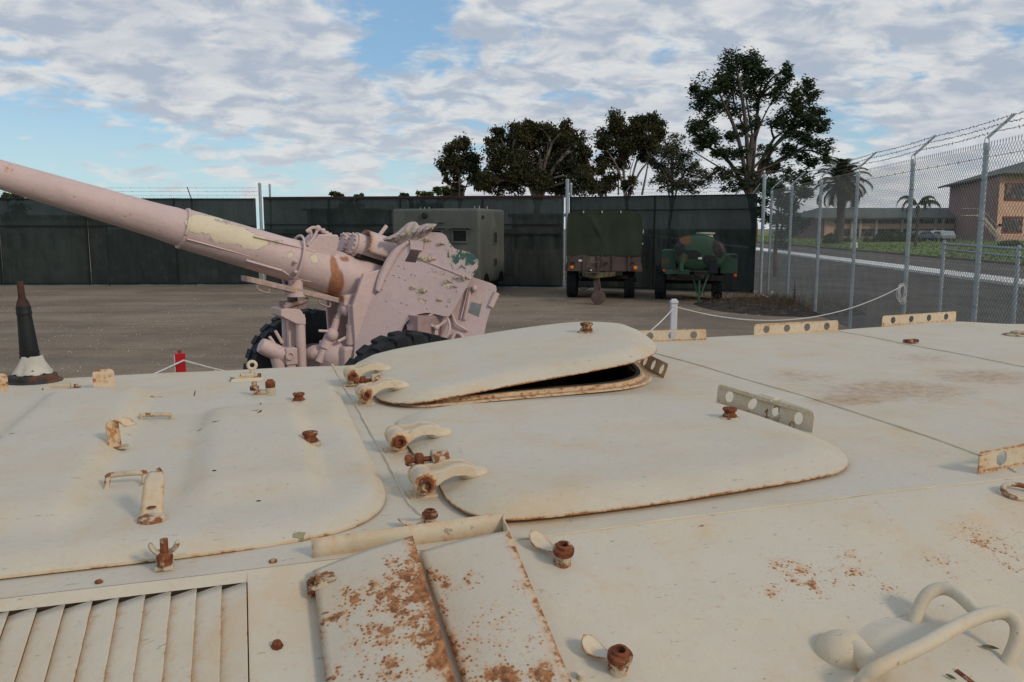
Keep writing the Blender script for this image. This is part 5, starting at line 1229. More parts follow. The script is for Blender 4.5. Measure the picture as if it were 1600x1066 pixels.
pk = painted('pink_gun_paint', (.61, .465, .44), rust_spots=[(sg(12, 258, .08), .10, .7), (sg(40, 300, .08), .12, .25), (sg(75, 318, .08), .06, .5), (sg(550, 380, .1), .10, .25), (sg(505, 462), .3, .12)],
             peel_spots=[(sg(316, 350, .13), (.20, .24, .125), 1.25), (sg(360, 366, .13), (.30, .24, .12), 1.25), (sg(338, 358, .13), (.18, .24, .11), 1.1), (sg(392, 378, .13), (.20, .24, .10), 1.1), (sg(454, 398, .16), (.07, .12, .06), .85), (sg(492, 405, .17), (.07, .12, .08), .85), (sg(565, 378, .12), (.10, .2, .05), .42),
                         (sg(345, 342, .05), (.45, .3, .07), .58), (sg(430, 380, .1), (.4, .2, .10), .42), (tuple(gw(650, 362)), (.20, .3, .05), .5), (tuple(gw(662, 470)), (.10, .12, .08), .60), (tuple(gw(655, 455)), (.07, .08, .08), .52), (tuple(gw(660, 405)), (.13, .14, .05), .66), (tuple(gw(700, 445)), (.18, .20, .12), .60), (tuple(gw(690, 425)), (.26, .28, .08), .58), (tuple(gw(700, 470)), (.16, .18, .16), .50), (tuple(gw(725, 400)), (.22, .22, .16), .52), (tuple(gw(680, 400)), (.3, .3, .10), .46), (sg(400, 410, .13), (.5, .3, .2), .33), (tuple(gw(735, 425)), (.08, .10, .06), .5)],
             peel_col=(.66, .58, .42), peel2_spots=[(tuple(gw(737, 405)), (.14, .15, .11), 1.0), (tuple(gw(714, 403)), (.12, .14, .12), .75), (tuple(gw(704, 385)), (.06, .08, .07), .55), (tuple(gw(722, 418)), (.09, .1, .07), .58), (tuple(gw(741, 425)), (.05, .06, .05), .5), (tuple(gw(687, 382)), (.04, .05, .03), .45), (tuple(gw(655, 403)), (.04, .04, .03), .5)],
             run_spots=[(sg(528, 447, .19), (.10, .3, .24), 1.25), (sg(524, 420, .19), (.06, .3, .18), 1.1), (sg(525, 465, .17), (.11, .3, .10), 1.1), (sg(536, 405, .1), (.1, .2, .05), .7)], run_col=(.42, .14, .035), nscale=9, rough=.6, bump=.0012, speck=.74)
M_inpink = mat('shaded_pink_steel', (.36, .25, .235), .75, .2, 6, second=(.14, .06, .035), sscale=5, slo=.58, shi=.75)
M_chip = mat('chipped_board', (.44, .32, .30), .85, .2, 30, bump=.002, bscale=60, second=(.46, .34, .20), sscale=22, slo=.52, shi=.56)
gun = thing('field_gun', 'weathered pink field gun with peeling shield paint, barrel raised to the left', 'field gun', GO, GA)
q = MB(); prof = [(0, -.75), (.13, -.75), (.135, 0), (.134, 1.20), (.132, 1.42), (.126, 1.48), (.119, 1.60), (.108, 2.0), (.093, 2.50), (.084, 3.2), (.080, 4.1), (.080, 4.3), (.11, 4.32), (.13, 4.5), (.13, 4.75), (.10, 4.8), (.06, 4.8), (.06, 4.2), (0, 4.2)]
q.lathe(AO, AX, prof, 48); q.build('barrel', pk, gun, smooth=35)
q = MB(); prof = [(.10, 1.36), (.141, 1.355), (.150, 1.352), (.151, 1.335), (.145, 1.33), (.147, 1.25), (.152, 1.0), (.160, .6), (.168, .50), (.170, .30), (.178, .22), (.182, 0), (.196, -.05), (.197, -.30), (.185, -.34), (.197, -.36), (.20, -.60), (.17, -.62)]
q.lathe(AO, AX, prof, 56); q.build('cradle_sleeve', pk, gun, smooth=30)
# facet panel along the lower side, side rails
q = MB()
def onsl(px, py, r):            # nearest-camera point of the sleeve of radius r at pixel
    y = r * .8
    for _ in range(6):
        p = gy(px, py, y); rel = p - AO; u = rel.dot(UP_); y = math.sqrt(max(r * r - u * u, (r * .05) ** 2))
    return gy(px, py, y)
def rail(pts, r_, wd, ht, nm='side_rail'):
    P = [onsl(a, b, r_) for a, b in pts]; q = MB()
    for a, b in zip(P, P[1:]): q.bar(a, b, wd, ht, up=(UP_ * .5 + Vector((0, .8, 0))))
    return q.build(nm, pk, gun, bevel=.001)
rail([(396, 370), (470, 388), (492, 395)], .160, .014, .030); rail([(384, 408), (440, 424), (455, 434), (485, 441)], .163, .016, .030)
rail([(292, 374), (380, 398), (455, 420)], .150, .010, .012, 'facet_edge')
q = MB(); c = ba(.50); q.tube([c + Vector((0, .192 * math.cos(t), 0)) + UP_ * .205 * math.sin(t) for t in [2 * math.pi * k / 40 for k in range(40)]], .010, 8, closed=True)
q.build('clamp_ring', pk, gun, smooth=60)
for py in (409, 425):
    q = MB(); p = onsl(462, py, .19); q.blob(p, (.016, .016, .016), 10, 6); q.build('ring_bolt', pk, gun, smooth=60)
# yoke carrying the recoil cylinders
q = MB(); outl = [(470, 396), (484, 384), (500, 366), (529, 367), (531, 378), (525, 400), (524, 425), (500, 420), (478, 412)]
q.prism([gy(a, b, .13) for a, b in outl], (0, -.26, 0)); q.build('yoke', pk, gun, bevel=.012, recalc=True)
for y in (.055, -.14):
    q = MB(); q.lathe(ba(.10, y, .262), -AX, [(0, 0), (.085, 0), (.085, .02), (.100, .02), (.100, .95), (0, .95)], 30); q.build('recoil_cylinder', pk, gun, smooth=40)
    q = MB()
    for k in range(12):
        t = 2 * math.pi * k / 12; c = ba(.102, y, .262) + Vector((0, .078 * math.cos(t), 0)) + UP_ * .078 * math.sin(t); q.lathe(c, AX, [(.011, -.004), (.011, .010), (.006, .014), (0, .014)], 7)
    q.build('flange_bolts', pk, gun, smooth=30)
q = MB()
def shell(u, v):
    t = lerp(-.25, math.pi + .4, u); return ba(lerp(.015, -.56, v), .075, .258) + (Vector((0, math.cos(t), 0)) + UP_ * math.sin(t)) * .142
q.grid(shell, 24, 10, lambda u, v: .55 if v == 0 else .3 if u == 0 else 0)
def skirt_(u, v): return ba(lerp(.015, -.52, u), .055 + .118, .262 - .03 - .012 * v) 
q.build('cylinder_cover', pk, gun, smooth=60, solid=.006)
q = MB(); q.bar(ba(.06, .0, .19), ba(-.6, .0, .19), .26, .05, UP_); q.build('dark_gap', mat('gap_shadow_dark', (.03, .022, .02), .8, .3, 9), gun)  # dark bar between cylinders and sleeve, the gap's shadow put in as colour
# pipes and valves
q = MB(); pts = [(479, 362), (488, 356), (500, 358), (512, 366), (518, 366)]; q.tube(crom([gy(a, b, .08) for a, b in pts], 4, False), .013, 8)
for a, b, r_ in ((483, 361, .02), (497, 357, .026), (505, 361, .022), (511, 365, .02), (516, 369, .022)): q.blob(gy(a, b, .08), (r_, r_ * .8, r_), 8, 6)
q.tube(crom([gy(497, 357, .08), gy(491, 370, .09), gy(484, 380, .1)], 4, False), .012, 7); q.tube(crom([gy(485, 360, .06), gy(487, 372, .06), gy(492, 384, .06)], 4, False), .014, 7); q.tube([gy(482, 377, .1), gy(481, 384, .1)], .022, 8)
q.build('valve_pipes', M_chip if False else pk, gun, smooth=50)
q = MB(); q.tube([gy(585, 378, .02), gy(604, 353, .02)], .016, 10); q.build('sight_post', pk, gun, smooth=40)
# platform board under the barrel and its lock
q = MB(); a, b = gy(384, 440, .08), gy(535, 475, .08); d = (b - a).normalized()
ol = [a + Vector((0, .03, 0)), a + d * .03 + Vector((0, .06, 0)), b + Vector((0, .06, 0)), b + Vector((0, -.20, 0)), a + d * .05 + Vector((0, -.20, 0)), a + Vector((0, -.12, 0))]
q.prism(ol, (0, 0, .042)); q.build('platform_board', M_chip, gun, bevel=.004, recalc=True)
for px, py in ((411, 450), (507, 472)):
    p = gy(px, py, .12); q = MB(); q.tube(crom([p + d * -.045 + Vector((0, 0, .02)), p + d * -.04 + Vector((0, 0, -.02)), p + d * .04 + Vector((0, 0, -.03)), p + d * .045 + Vector((0, 0, .005))], 5, False), .008, 6); q.build('board_handle', M_chip, gun, smooth=60)
q = MB(); p = gy(462, 447, .06); q.lathe(p - Vector((0, 0, .07)), (0, 0, 1), [(.085, -.01), (.085, .03), (.055, .04), (.055, .12), (0, .12)], 18); q.build('board_pedestal', pk, gun, smooth=40)
q = MB(); p = gy(457, 470, 0); q.cyl(p, p + Vector((0, 0, .07)), .04, n=12); q.box(p + Vector((0, .0, -.035)), (.17, .16, .06)); q.tube(crom([p + Vector((.10, .08, -.04)), p + Vector((.0, .09, -.015)), p + Vector((-.1, .08, .01))], 4, False), .02, 8); q.build('lock_head', mat('worn_pink_steel', (.30, .22, .21), .7, .25, 12, second=(.16, .09, .06), sscale=9, slo=.5, shi=.62), gun, bevel=.01)
q = MB(); p = gy(457, 492, 0); q.prism([gy(x, y, .13) for x, y in ((439, 484), (449, 482), (470, 484), (478, 497), (478, 508), (463, 506), (439, 494))], (0, -.26, 0)); q.build('lock_cap', pk, gun, bevel=.006, recalc=True)
for px, yl in ((447, -.09), (469, .09)):
    a = gy(px, 495, yl); a.z = 1.24; q = MB(); q.cyl((a.x, a.y, .55), a, .036, n=16); q.build('lock_leg', pk, gun, smooth=40)
q = MB(); a = gy(455, 520, 0); q.box((a.x - .02, 0, a.z), (.10, .05, .22)); q.build('lock_block', pk, gun, bevel=.006)
# clevis and spade gear low at the front
q = MB(); a = gy(428, 548, .10); q.lathe(a + Vector((.10, 0, .05)), Vector((-1, 0, -.55)), [(0, -.02), (.055, 0), (.062, .03), (.062, .22), (.04, .24), (0, .24)], 16); q.tube([gy(432, 556, .1), gy(437, 575, .1)], .05, 10); q.build('clevis_arm', pk, gun, smooth=45)
q = MB(); a = gy(453, 556, .12); q.box(a, (.09, .10, .13)); q.box(a + Vector((0, 0, -.14)), (.07, .07, .25)); q.build('lug_block', pk, gun, bevel=.008)
q = MB(); p = gy(453, 556, .18); q.lathe(p - Vector((0, .005, 0)), (0, 1, 0), [(.032, 0), (.034, .012), (.022, .014), (.020, .002), (0, .002)], 16); q.build('lug_eye', pk, gun, smooth=40)
for a, b in (((421, 526), (436, 548)), ((430, 517), (441, 536))):
    q = MB(); q.cyl(gy(*a, .05), gy(*b, .05), .012, .014, 8); q.build('short_lever', pk, gun, smooth=40)
# elevating screws
def screw(pts, rs, y, nm='elevating_screw'):
    q = MB(); P = [gy(a, b, y) for a, b in pts]; cr = []; rr_ = []
    for (p, q_), (r0, r1) in zip(zip(P, P[1:]), zip(rs, rs[1:])):
        cr += [p, q_]; rr_ += [r0, r0]
    for i in range(len(P) - 1): q.cyl(P[i], P[i + 1], rs[i], rs[i], 12)
    q.build(nm, pk, gun, smooth=40)
screw([(537, 474), (533, 488), (527, 498), (522, 515), (517, 525), (508, 545), (498, 566)], [.035, .026, .030, .036, .05, .034], .10)
screw([(547, 476), (549, 492), (548, 507), (549, 520), (549, 538), (550, 570)], [.026, .026, .038, .042, .026], .22)
screw([(498, 517), (520, 518)], [.011], .14, 'cross_pin'); screw([(528, 534), (545, 525)], [.013], .2, 'cross_pin')
for a_, b_, y_ in ((519, 523, .14), (541, 484, .16)):
    q = MB(); q.blob(gy(a_, b_, y_), (.05, .05, .055), 10, 8); q.build('screw_joint', pk, gun, smooth=60)
q = MB(); q.prism([gy(a, b, .20) for a, b in ((536, 463), (560, 458), (556, 474), (547, 484), (538, 478))], (0, -.10, 0)); q.build('cradle_lug', pk, gun, bevel=.008, recalc=True)
q = MB(); a = gy(515, 548, .1); q.lathe(gy(520, 556, .12), Vector((.5, .6, .2)), [(0, -.03), (.11, -.02), (.12, .0), (.12, .02), (.07, .05), (0, .10)], 20); q.blob(gy(497, 552, .0), (.11, .09, .07), 14, 8); q.build('gear_housing', pk, gun, smooth=45)
# lower carriage
q = MB(); q.cyl((0, -.9, .585), (0, .9, .585), .07, n=16); q.box((-.08, 0, .80), (.55, .55, .36)); q.build('saddle', pk, gun, bevel=.02)
q = MB()
for s_ in (1, -1): q.prism([(-.35, s_ * .29, 1.62), (.02, s_ * .29, 1.55), (.12, s_ * .29, 1.3), (.10, s_ * .29, .8), (-.38, s_ * .29, .8)], (0, -s_ * .04, 0))
q.build('trunnion_cheek', pk, gun, bevel=.006, recalc=True)
for s_ in (1, -1):
    q = MB(); q.bar((-.25, s_ * .27, .66), (-3.2, s_ * .35, .42), .13, .18); q.build('trail', pk, gun, bevel=.01)
# tyres
def tyre(parent, c, ax, r, w_, hub, blocks=26, hubm=None, bl=1.0):
    c = Vector(c); ax = Vector(ax).normalized(); a0 = Vector((0, 0, 1)); u = ax.cross(a0).normalized(); v = ax.cross(u)
    q = MB(); q.lathe(c, ax, [(hub, -w_ * .36), (hub * 1.12, -w_ * .44), (r * .78, -w_ * .52), (r * .90, -w_ * .50), (r * .955, -w_ * .42), (r * .965, 0), (r * .955, w_ * .42), (r * .90, w_ * .50), (r * .78, w_ * .52), (hub * 1.12, w_ * .44), (hub, w_ * .36)], 52)
    for k in range(blocks):
        for s_ in (-1, 1):
            t = 2 * math.pi * (k + (.5 if s_ > 0 else 0)) / blocks; rad = u * math.cos(t) + v * math.sin(t); tg = -u * math.sin(t) + v * math.cos(t)
            M = Matrix((tg, ax, rad)).transposed(); q.box(c + rad * (r * .968) + ax * s_ * w_ * .27, (2 * math.pi * r / blocks * .66, w_ * .44, r * .05), M, .86)
            q.box(c + rad * (r * .915) + ax * s_ * w_ * .49, (2 * math.pi * r / blocks * .60, w_ * .07, r * .12), M)
    t_ = q.build('tyre', M_rubber, parent, smooth=30)
    q = MB(); q.lathe(c, ax, [(0, -w_ * .1), (hub * .35, -w_ * .1), (hub * .45, .0), (hub * .8, 0), (hub * .9, -w_ * .3), (hub * 1.03, -w_ * .40), (hub * 1.03, w_ * .40), (hub * .92, w_ * .34), (hub * .86, w_ * .05), (hub * .4, w_ * .05), (hub * .35, w_ * .2), (0, w_ * .2)], 32)
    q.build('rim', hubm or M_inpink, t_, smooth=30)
for s_ in (1, -1): tyre(gun, (0, s_ * 1.02, .585), (0, s_, 0), .585, .27, .27)
# shield
def tess(name, outer, holes, m, solid=.008, parent=gun, rustedge=0.0, bev=0):
    polys = [outer] + holes; tri = tessellate_polygon(polys); q = MB(); ids = []
    for P in polys: ids += [q.vert(p, rustedge) for p in P]
    for t in tri: q.face([ids[i] for i in t])
    o = q.build(name, m, parent, solid=solid, recalc=True)
    return o
Bo = [(592, 457), (577, 466), (564, 482), (557, 502), (556, 530), (556, 590), (610, 590), (640, 560), (627, 530), (632, 508), (648, 494), (668, 489), (688, 493), (700, 495), (706, 489), (714, 475), (735, 438), (744, 422), (748, 411), (743, 401), (731, 394), (718, 391), (710, 388), (701, 377), (696, 368), (688, 364), (674, 363), (660, 360), (640, 372), (628, 386), (608, 420)]
tess('shield_wing', [gw(a, b) for a, b in [(p.x, p.y) for p in crom([(a, b, 0) for a, b in Bo], 3)]], [[gw(a, b) for a, b in ((641, 391), (657, 392), (650, 411), (632, 409))]], pk, .010)
q = MB(); ppl = [gw(a, b, .03) for a, b in ((637, 376), (616, 389), (600, 411), (590, 435), (586, 454))]; ppr = [gw(a, b, .012) for a, b in ((640, 380), (626, 394), (612, 416), (601, 438), (593, 457))]
A = [q.vert(p) for p in crom(ppl, 4, False)]; B = [q.vert(p) for p in crom(ppr, 4, False)]
for i in range(len(A) - 1): q.face((A[i], A[i + 1], B[i + 1], B[i]))
q.build('shield_lip', pk, gun, smooth=60, solid=.006)
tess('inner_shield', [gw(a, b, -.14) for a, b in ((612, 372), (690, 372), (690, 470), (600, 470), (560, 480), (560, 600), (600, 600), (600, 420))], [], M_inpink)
tess('far_shield_wing', [gloc(on_plane(a, b, GO + GI @ Vector((-.1, -.5, 1.2)), GI @ Vector((1, 0, .15)).normalized())) for a, b in ((527, 480), (545, 468), (575, 468), (575, 600), (515, 600), (517, 520))], [], pk)
# rear elevating panel
RP = WP + Vector((-.30, .22, -.1)); RN_ = Vector((.62, .70, .34)).normalized(); rp_ = lambda a, b, o=0: gw(a, b, o, RN_, RP)
rear = tess('rear_panel', [rp_(a, b) for a, b in ((700, 420), (738, 433), (768, 443), (775, 447), (776, 453), (768, 478), (760, 505), (752, 545), (640, 560), (622, 535), (640, 495), (690, 470))], [], pk)
q = MB(); q.prism([rp_(a, b, .004) for a, b in ((737, 472), (753, 476), (748, 495), (732, 488))], RN_ * .004); q.build('plate_grey', mat('bare_grey_patch', (.20, .22, .22), .7, .15, 20), gun)
q = MB(); q.tube([rp_(776, 458, .0), rp_(766, 480, .0)], .026, 10); q.build('side_roller', pk, gun, smooth=40)
q = MB(); q.bar(rp_(735, 448, .02), rp_(726, 500, .02), .018, .02); q.bar(rp_(731, 452, .02), rp_(720, 498, .02), .008, .012); q.blob(rp_(741, 451, .03), (.025, .025, .025), 10, 6); q.build('link_bar', pk, gun, bevel=.002)
q = MB(); q.tube(crom([rp_(705, 487, .02), rp_(712, 505, .03), rp_(722, 512, .03), rp_(731, 517, .02)], 4, False), .010, 7); q.tube(crom([rp_(706, 530, .03), rp_(712, 521, .03), rp_(720, 523, .03), rp_(724, 530, .02)], 4, False), .014, 7); q.build('bent_pipe', pk, gun, smooth=50)
q = MB(); ctr = rp_(682, 512, .09); uu = (rp_(690, 512, .09) - ctr).normalized(); vv = RN_.cross(uu).normalized()
q.tube([ctr + uu * .105 * math.cos(t) + vv * .115 * math.sin(t) for t in [2 * math.pi * k / 30 for k in range(30)]], .010, 8, closed=True)
for k in range(3):
    t = .6 + k * 2.09; q.bar(ctr, ctr + uu * .105 * math.cos(t) + vv * .115 * math.sin(t), .020, .008, RN_)
q.blob(ctr, (.022, .022, .022), 10, 6); q.build('handwheel', pk, gun, smooth=60)
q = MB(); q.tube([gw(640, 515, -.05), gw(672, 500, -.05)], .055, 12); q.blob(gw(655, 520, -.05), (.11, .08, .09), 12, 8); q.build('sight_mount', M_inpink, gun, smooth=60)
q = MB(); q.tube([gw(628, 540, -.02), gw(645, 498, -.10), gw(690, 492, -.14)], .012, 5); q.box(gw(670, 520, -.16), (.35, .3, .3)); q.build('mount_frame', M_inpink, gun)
# latches, hinge rod, rivets on the wing
q = MB(); q.tube([gw(654, 404, .008), gw(735, 436, .008)], .006, 6); q.build('hinge_rod', pk, gun, smooth=40)
rr = random.Random(8)
for (a, b, r_) in ((656, 402, .034), (674, 404, .028), (660, 453, .032), (643, 450, .026), (699, 440, .030), (710, 448, .018), (685, 469, .024), (725, 434, .030), (689, 381, .026), (667, 375, .030), (712, 434, .018)):
    q = MB(); c = gw(a, b, .01)
    for k in range(5): q.blob(c + Vector((rr.uniform(-1, 1), rr.uniform(-1, 1), rr.uniform(-.6, .6))) * r_ * .6, (r_ * rr.uniform(.3, .6),) * 3, 7, 5)
    q.tube([c + Vector((0, 0, r_ * .3)), c + Vector((-r_ * .9, r_ * .9, -r_ * .2))], r_ * .26, 6)
    q.build('latch', painted('latch_paint', (.50, .42, .30), rust_spots=[(tuple(gw(690, 430)), 2.0, .35)], nscale=20) if 'latch_paint' not in MATS else MATS['latch_paint'], gun, smooth=40)
for (a, b) in ((624, 415), (633, 419), (616, 430), (625, 433), (634, 437), (628, 473), (637, 476), (650, 430), (604, 470), (668, 482), (700, 478), (715, 455), (612, 408), (607, 424), (603, 438), (598, 452)):
    q = MB(); q.blob(gw(a, b, .006), (.008, .008, .008), 8, 5); q.build('rivet', pk, gun, smooth=60)
q = MB(); q.prism([gw(a, b, .016) for a, b in ((641, 375), (662, 378), (660, 390), (642, 388))], WN * .008); q.tube([gw(642, 389, .02), gw(660, 391, .02)], .008, 8); q.build('sight_flap', pk, gun)
# crumpled painted canvas on top
q = MB(); tops_ = crom([(599, 374, 0), (620, 364, 0), (636, 350, 0), (649, 347, 0), (655, 353, 0), (668, 350, 0), (682, 351, 0)], 6, False); bots = crom([(600, 376, 0), (618, 379, 0), (632, 382, 0), (645, 378, 0), (655, 372, 0), (664, 368, 0), (673, 361, 0)], 6, False)
rr = random.Random(3); N = len(tops_)
rows_ = 10; ids_ = []
for i in range(N):
    col_ = []
    for j in range(rows_ + 1):
        t = j / rows_; px = lerp(tops_[i].x, bots[i].x, t); py = lerp(tops_[i].y, bots[i].y, t); edge_ = min(t, 1 - t) * 2
        col_.append(q.vert(gw(px, py, .01 + .05 * edge_ * (.5 + .5 * math.sin(i * .9 + j * 1.1)) + .02 * rr.uniform(0, 1) * edge_), .12 * rr.random()))
    ids_.append(col_)
for i in range(N - 1):
    for j in range(rows_): q.face((ids_[i][j], ids_[i + 1][j], ids_[i + 1][j + 1], ids_[i][j + 1]))
q.build('crumpled_cover', M_chip if False else mat('painted_canvas', (.46, .38, .36), .85, .12, 20, bump=.004, bscale=50, second=(.42, .35, .20), sscale=22, slo=.52, shi=.60), gun, smooth=50, solid=.01)
# small fitting seen behind the open hatch
p = at(932, 513, 1.45)
# ---------------------------------------------------------------- cargo trailer with a canvas cover
M_canvas = mat('olive_canvas', (.030, .040, .024), .95, .15, 1.5, bump=.01, bscale=5)
M_brown = mat('faded_brown_paint', (.085, .058, .052), .8, .2, 3, second=(.11, .085, .07), sscale=4)
M_amber = mat('amber_reflector', (.75, .20, .02), .35, .05, 3)
M_frame = mat('dark_frame', (.022, .018, .016), .9, .3, 4)
M_frm2 = mat('olive_brown_steel', (.075, .060, .042), .85, .3, 6, second=(.12, .11, .04), sscale=3)
YF = 22.2; tr = thing('cargo_trailer', 'two-wheeled military cargo trailer with a dark green canvas cover over a faded brown body', 'trailer', (atY(943, 400, YF).x, YF, 0), R(-8))
tx = tr.location.x
def T(px, py, y=0.0): p = atY(px, py, YF + y); return Vector((p.x - tx, y, p.z))
q = MB(); z0, z1 = T(0, 424).z, T(0, 399).z; xa, xb = T(882, 424).x, T(1003, 424).x; xc, xd = T(886, 400).x, T(1001, 400).x; LB = 2.7
q.prism([(xa, 0, z0), (xb, 0, z0), (xb, 0, z0 + .06), (xd, 0, z0 + .25), (xd, 0, z1), (xc, 0, z1), (xc, 0, z0 + .25), (xa, 0, z0 + .06)], (0, LB, 0)); q.build('cargo_body', M_brown, tr, recalc=True)
for px in (893, 917, 940.5, 964.5, 990):
    q = MB(); x = T(px, 0).x; q.box((x, -.022, (z0 + z1) / 2), (.05, .040, z1 - z0 - .02)); q.build('body_rib', M_brown, tr, bevel=.004)
q = MB(); ol = crom([T(a, b) for a, b in ((885, 400), (885, 370), (886, 345), (888, 334), (897, 330.5), (920, 329), (945, 329), (975, 329.3), (992, 330.5), (999, 336), (1003, 346), (1003, 372), (1001, 400))], 5, False)
M_, K_ = len(ol), 24
rr = random.Random(5); ids_ = []
for j in range(K_ + 1):
    y = LB * j / K_; sag = .03 * math.sin(j / K_ * math.pi * 4) ** 2
    ids_.append([q.vert((p.x * (1 - (0 if p.z < 1.5 else sag * .1)), y - .02, p.z - (sag if p.z > 1.9 else 0) + rr.uniform(-.004, .004))) for p in ol])
for j in range(K_):
    for i in range(M_ - 1): q.face((ids_[j][i], ids_[j][i + 1], ids_[j + 1][i + 1], ids_[j + 1][i]))
# front cloth face with folds
cx = sum(p.x for p in ol) / M_; cen = []
for k in range(0, 13):
    t = 1 - k / 12; row = []
    for p in ol:
        c0 = Vector((lerp(xc, xd, .5), 0, z1)); pp = c0 + (p - c0) * t
        fold = (.014 * math.sin(pp.x * 7 + pp.z * 2) + .012 * math.sin(pp.x * 3.1 - pp.z * 6 + 1) + .008 * math.sin(pp.x * 17 + pp.z)) * min(1, (1 - t) * 6) + .045 * math.exp(-((pp.x + .35 - (2.2 - pp.z) * .55) / .06) ** 2) * min(1, (1 - t) * 4) * (1 if pp.z > 1.7 else .2)
        row.append(q.vert((pp.x, -.022 - fold, pp.z)))
    cen.append(row)
for A, B in zip(cen, cen[1:]):
    for i in range(M_ - 1): q.face((A[i], A[i + 1], B[i + 1], B[i]))
q.build('canvas_cover', M_canvas, tr, smooth=50, recalc=True)
q = MB()
for px in (912, 941, 970): p = T(px, 331.5); q.box((p.x, -.05, p.z), (.03, .03, .06))
for px, py in ((1004.5, 362), (1003.5, 381)): p = T(px, py); q.box((p.x, .05, p.z), (.03, .04, .09 if py < 370 else .04))
q.build('canvas_buckles', mat('pale_buckle', (.45, .46, .44), .6, .1, 5), tr)
def lash(pts):
    q = MB(); q.tube([T(a, b, -.05) for a, b in pts], .008, 5, cap=False); q.build('lashing', mat('lash_grey', (.10, .10, .095), .8, .2, 5), tr)
lash([(888, 401), (894, 410), (884, 404)]); lash([(941, 398), (946, 411), (949, 414), (948, 424)]); lash([(994, 401), (989, 410), (1000, 404)]); lash([(894, 410), (893, 417)])
for px, py in ((896, 411), (947, 411), (988, 411)): q = MB(); p = T(px, py); q.box((p.x, -.06, p.z), (.09, .05, .04), Matrix.Rotation(.3, 3, 'Y')); q.build('lashing_hook', M_frame, tr)
for px, py in ((893.5, 418), (992, 418.5)):
    q = MB(); p = T(px, py); q.lathe((p.x, -.035, p.z), (0, -1, 0), [(.052, -.01), (.052, .012), (.042, .022), (0, .026)], 20); q.build('reflector', M_amber, tr, smooth=40)
q = MB(); p = T(907, 407.5); q.box((p.x, -.010, p.z), (.095, .01, .055)); q.build('white_label', mat('label_white', (.62, .64, .64), .7, .1, 30), tr)
def lettering(parent, text, pos, size, rot, m, name='lettering'):
    cu = bpy.data.curves.new('txt', 'FONT'); cu.body = text; cu.size = size; cu.extrude = .001; cu.align_x = 'LEFT'
    o = bpy.data.objects.new('txt', cu); COL.objects.link(o); bpy.context.view_layer.update()
    me = bpy.data.meshes.new_from_object(o.evaluated_get(bpy.context.evaluated_depsgraph_get())); bpy.data.objects.remove(o)
    me.materials.clear(); me.materials.append(m); n = bpy.data.objects.new(name, me); COL.objects.link(n); n.parent = parent; n.location = pos; n.rotation_euler = rot; return n
Mchalk = mat('chalk', (.34, .32, .30), .9, .3, 40, second=(.1, .07, .06), sscale=40)
p = T(922, 405.5); lettering(tr, 'GL', (p.x, -.008, p.z), .095, (R(90), 0, 0), Mchalk)
p = T(922.8, 410.8); lettering(tr, 'EnDEN', (p.x, -.008, p.z), .082, (R(90), 0, 0), Mchalk)
q = MB(); p = T(923.5, 422.5); q.blob((p.x, -.03, p.z), (.028, .02, .02), 8, 5); q.build('white_knob', M_white, tr)
for px in (895, 991.5): tyre(tr, (T(px, 0).x, .95, .49), (1 if px > 940 else -1, 0, 0), .49, .27, .22, 24, M_frm2)
q = MB(); q.cyl((xc + .1, .95, .49), (xd - .1, .95, .49), .05, n=10); q.box((lerp(xc, xd, .5), 1.2, z0 - .06), (1.0, 2.4, .10)); q.box((lerp(xc, xd, .5), .9, .62), (1.3, 1.5, .10)); q.build('chassis', M_frame, tr)
p = T(941, 430, -1.35); x0_ = p.x
q = MB(); q.bar((T(917, 0).x, 0, z0 - .07), (x0_ - .08, -1.25, z0 - .04), .09, .12); q.bar((T(966, 0).x, 0, z0 - .07), (x0_ + .08, -1.25, z0 - .04), .09, .12); q.box((x0_, -1.3, z0 - .03), (.26, .22, .16)); q.build('drawbar', M_frm2, tr, bevel=.008)
q = MB(); c = Vector((x0_, -1.47, z0 + .02)); q.tube([c + Vector((.06 * math.cos(t), .06 * math.sin(t), 0)) for t in [2 * math.pi * k / 16 for k in range(16)]], .02, 7, closed=True); q.build('tow_eye', M_frame, tr, smooth=60)
q = MB(); e = Vector((x0_ + .10, -1.32, .20)); q.bar((x0_ + .02, -1.28, z0 - .05), e + Vector((-.03, 0, 0)), .13, .06, (0, 1, 0)); q.bar((x0_ + .10, -1.25, z0 - .1), e + Vector((.05, 0, .1)), .03, .03); q.build('caster_leg', M_brown, tr)
q = MB(); q.lathe(Vector((x0_ + .10, -1.36, .185)), (.35, -1, 0), [(0, -.045), (.15, -.045), (.18, -.035), (.185, 0), (.18, .035), (.15, .045), (.05, .05), (0, .06)], 24); q.build('caster_wheel', M_brown, tr, smooth=40)
q = MB(); q.tube(crom([(x0_ - .35, -.9, z0 - .1), (x0_ - .42, -.95, z0 - .32), (x0_ - .3, -1.0, z0 - .42), (x0_ - .12, -1.1, z0 - .35)], 5, False), .012, 5); q.build('brake_hose', M_frame, tr, smooth=60)

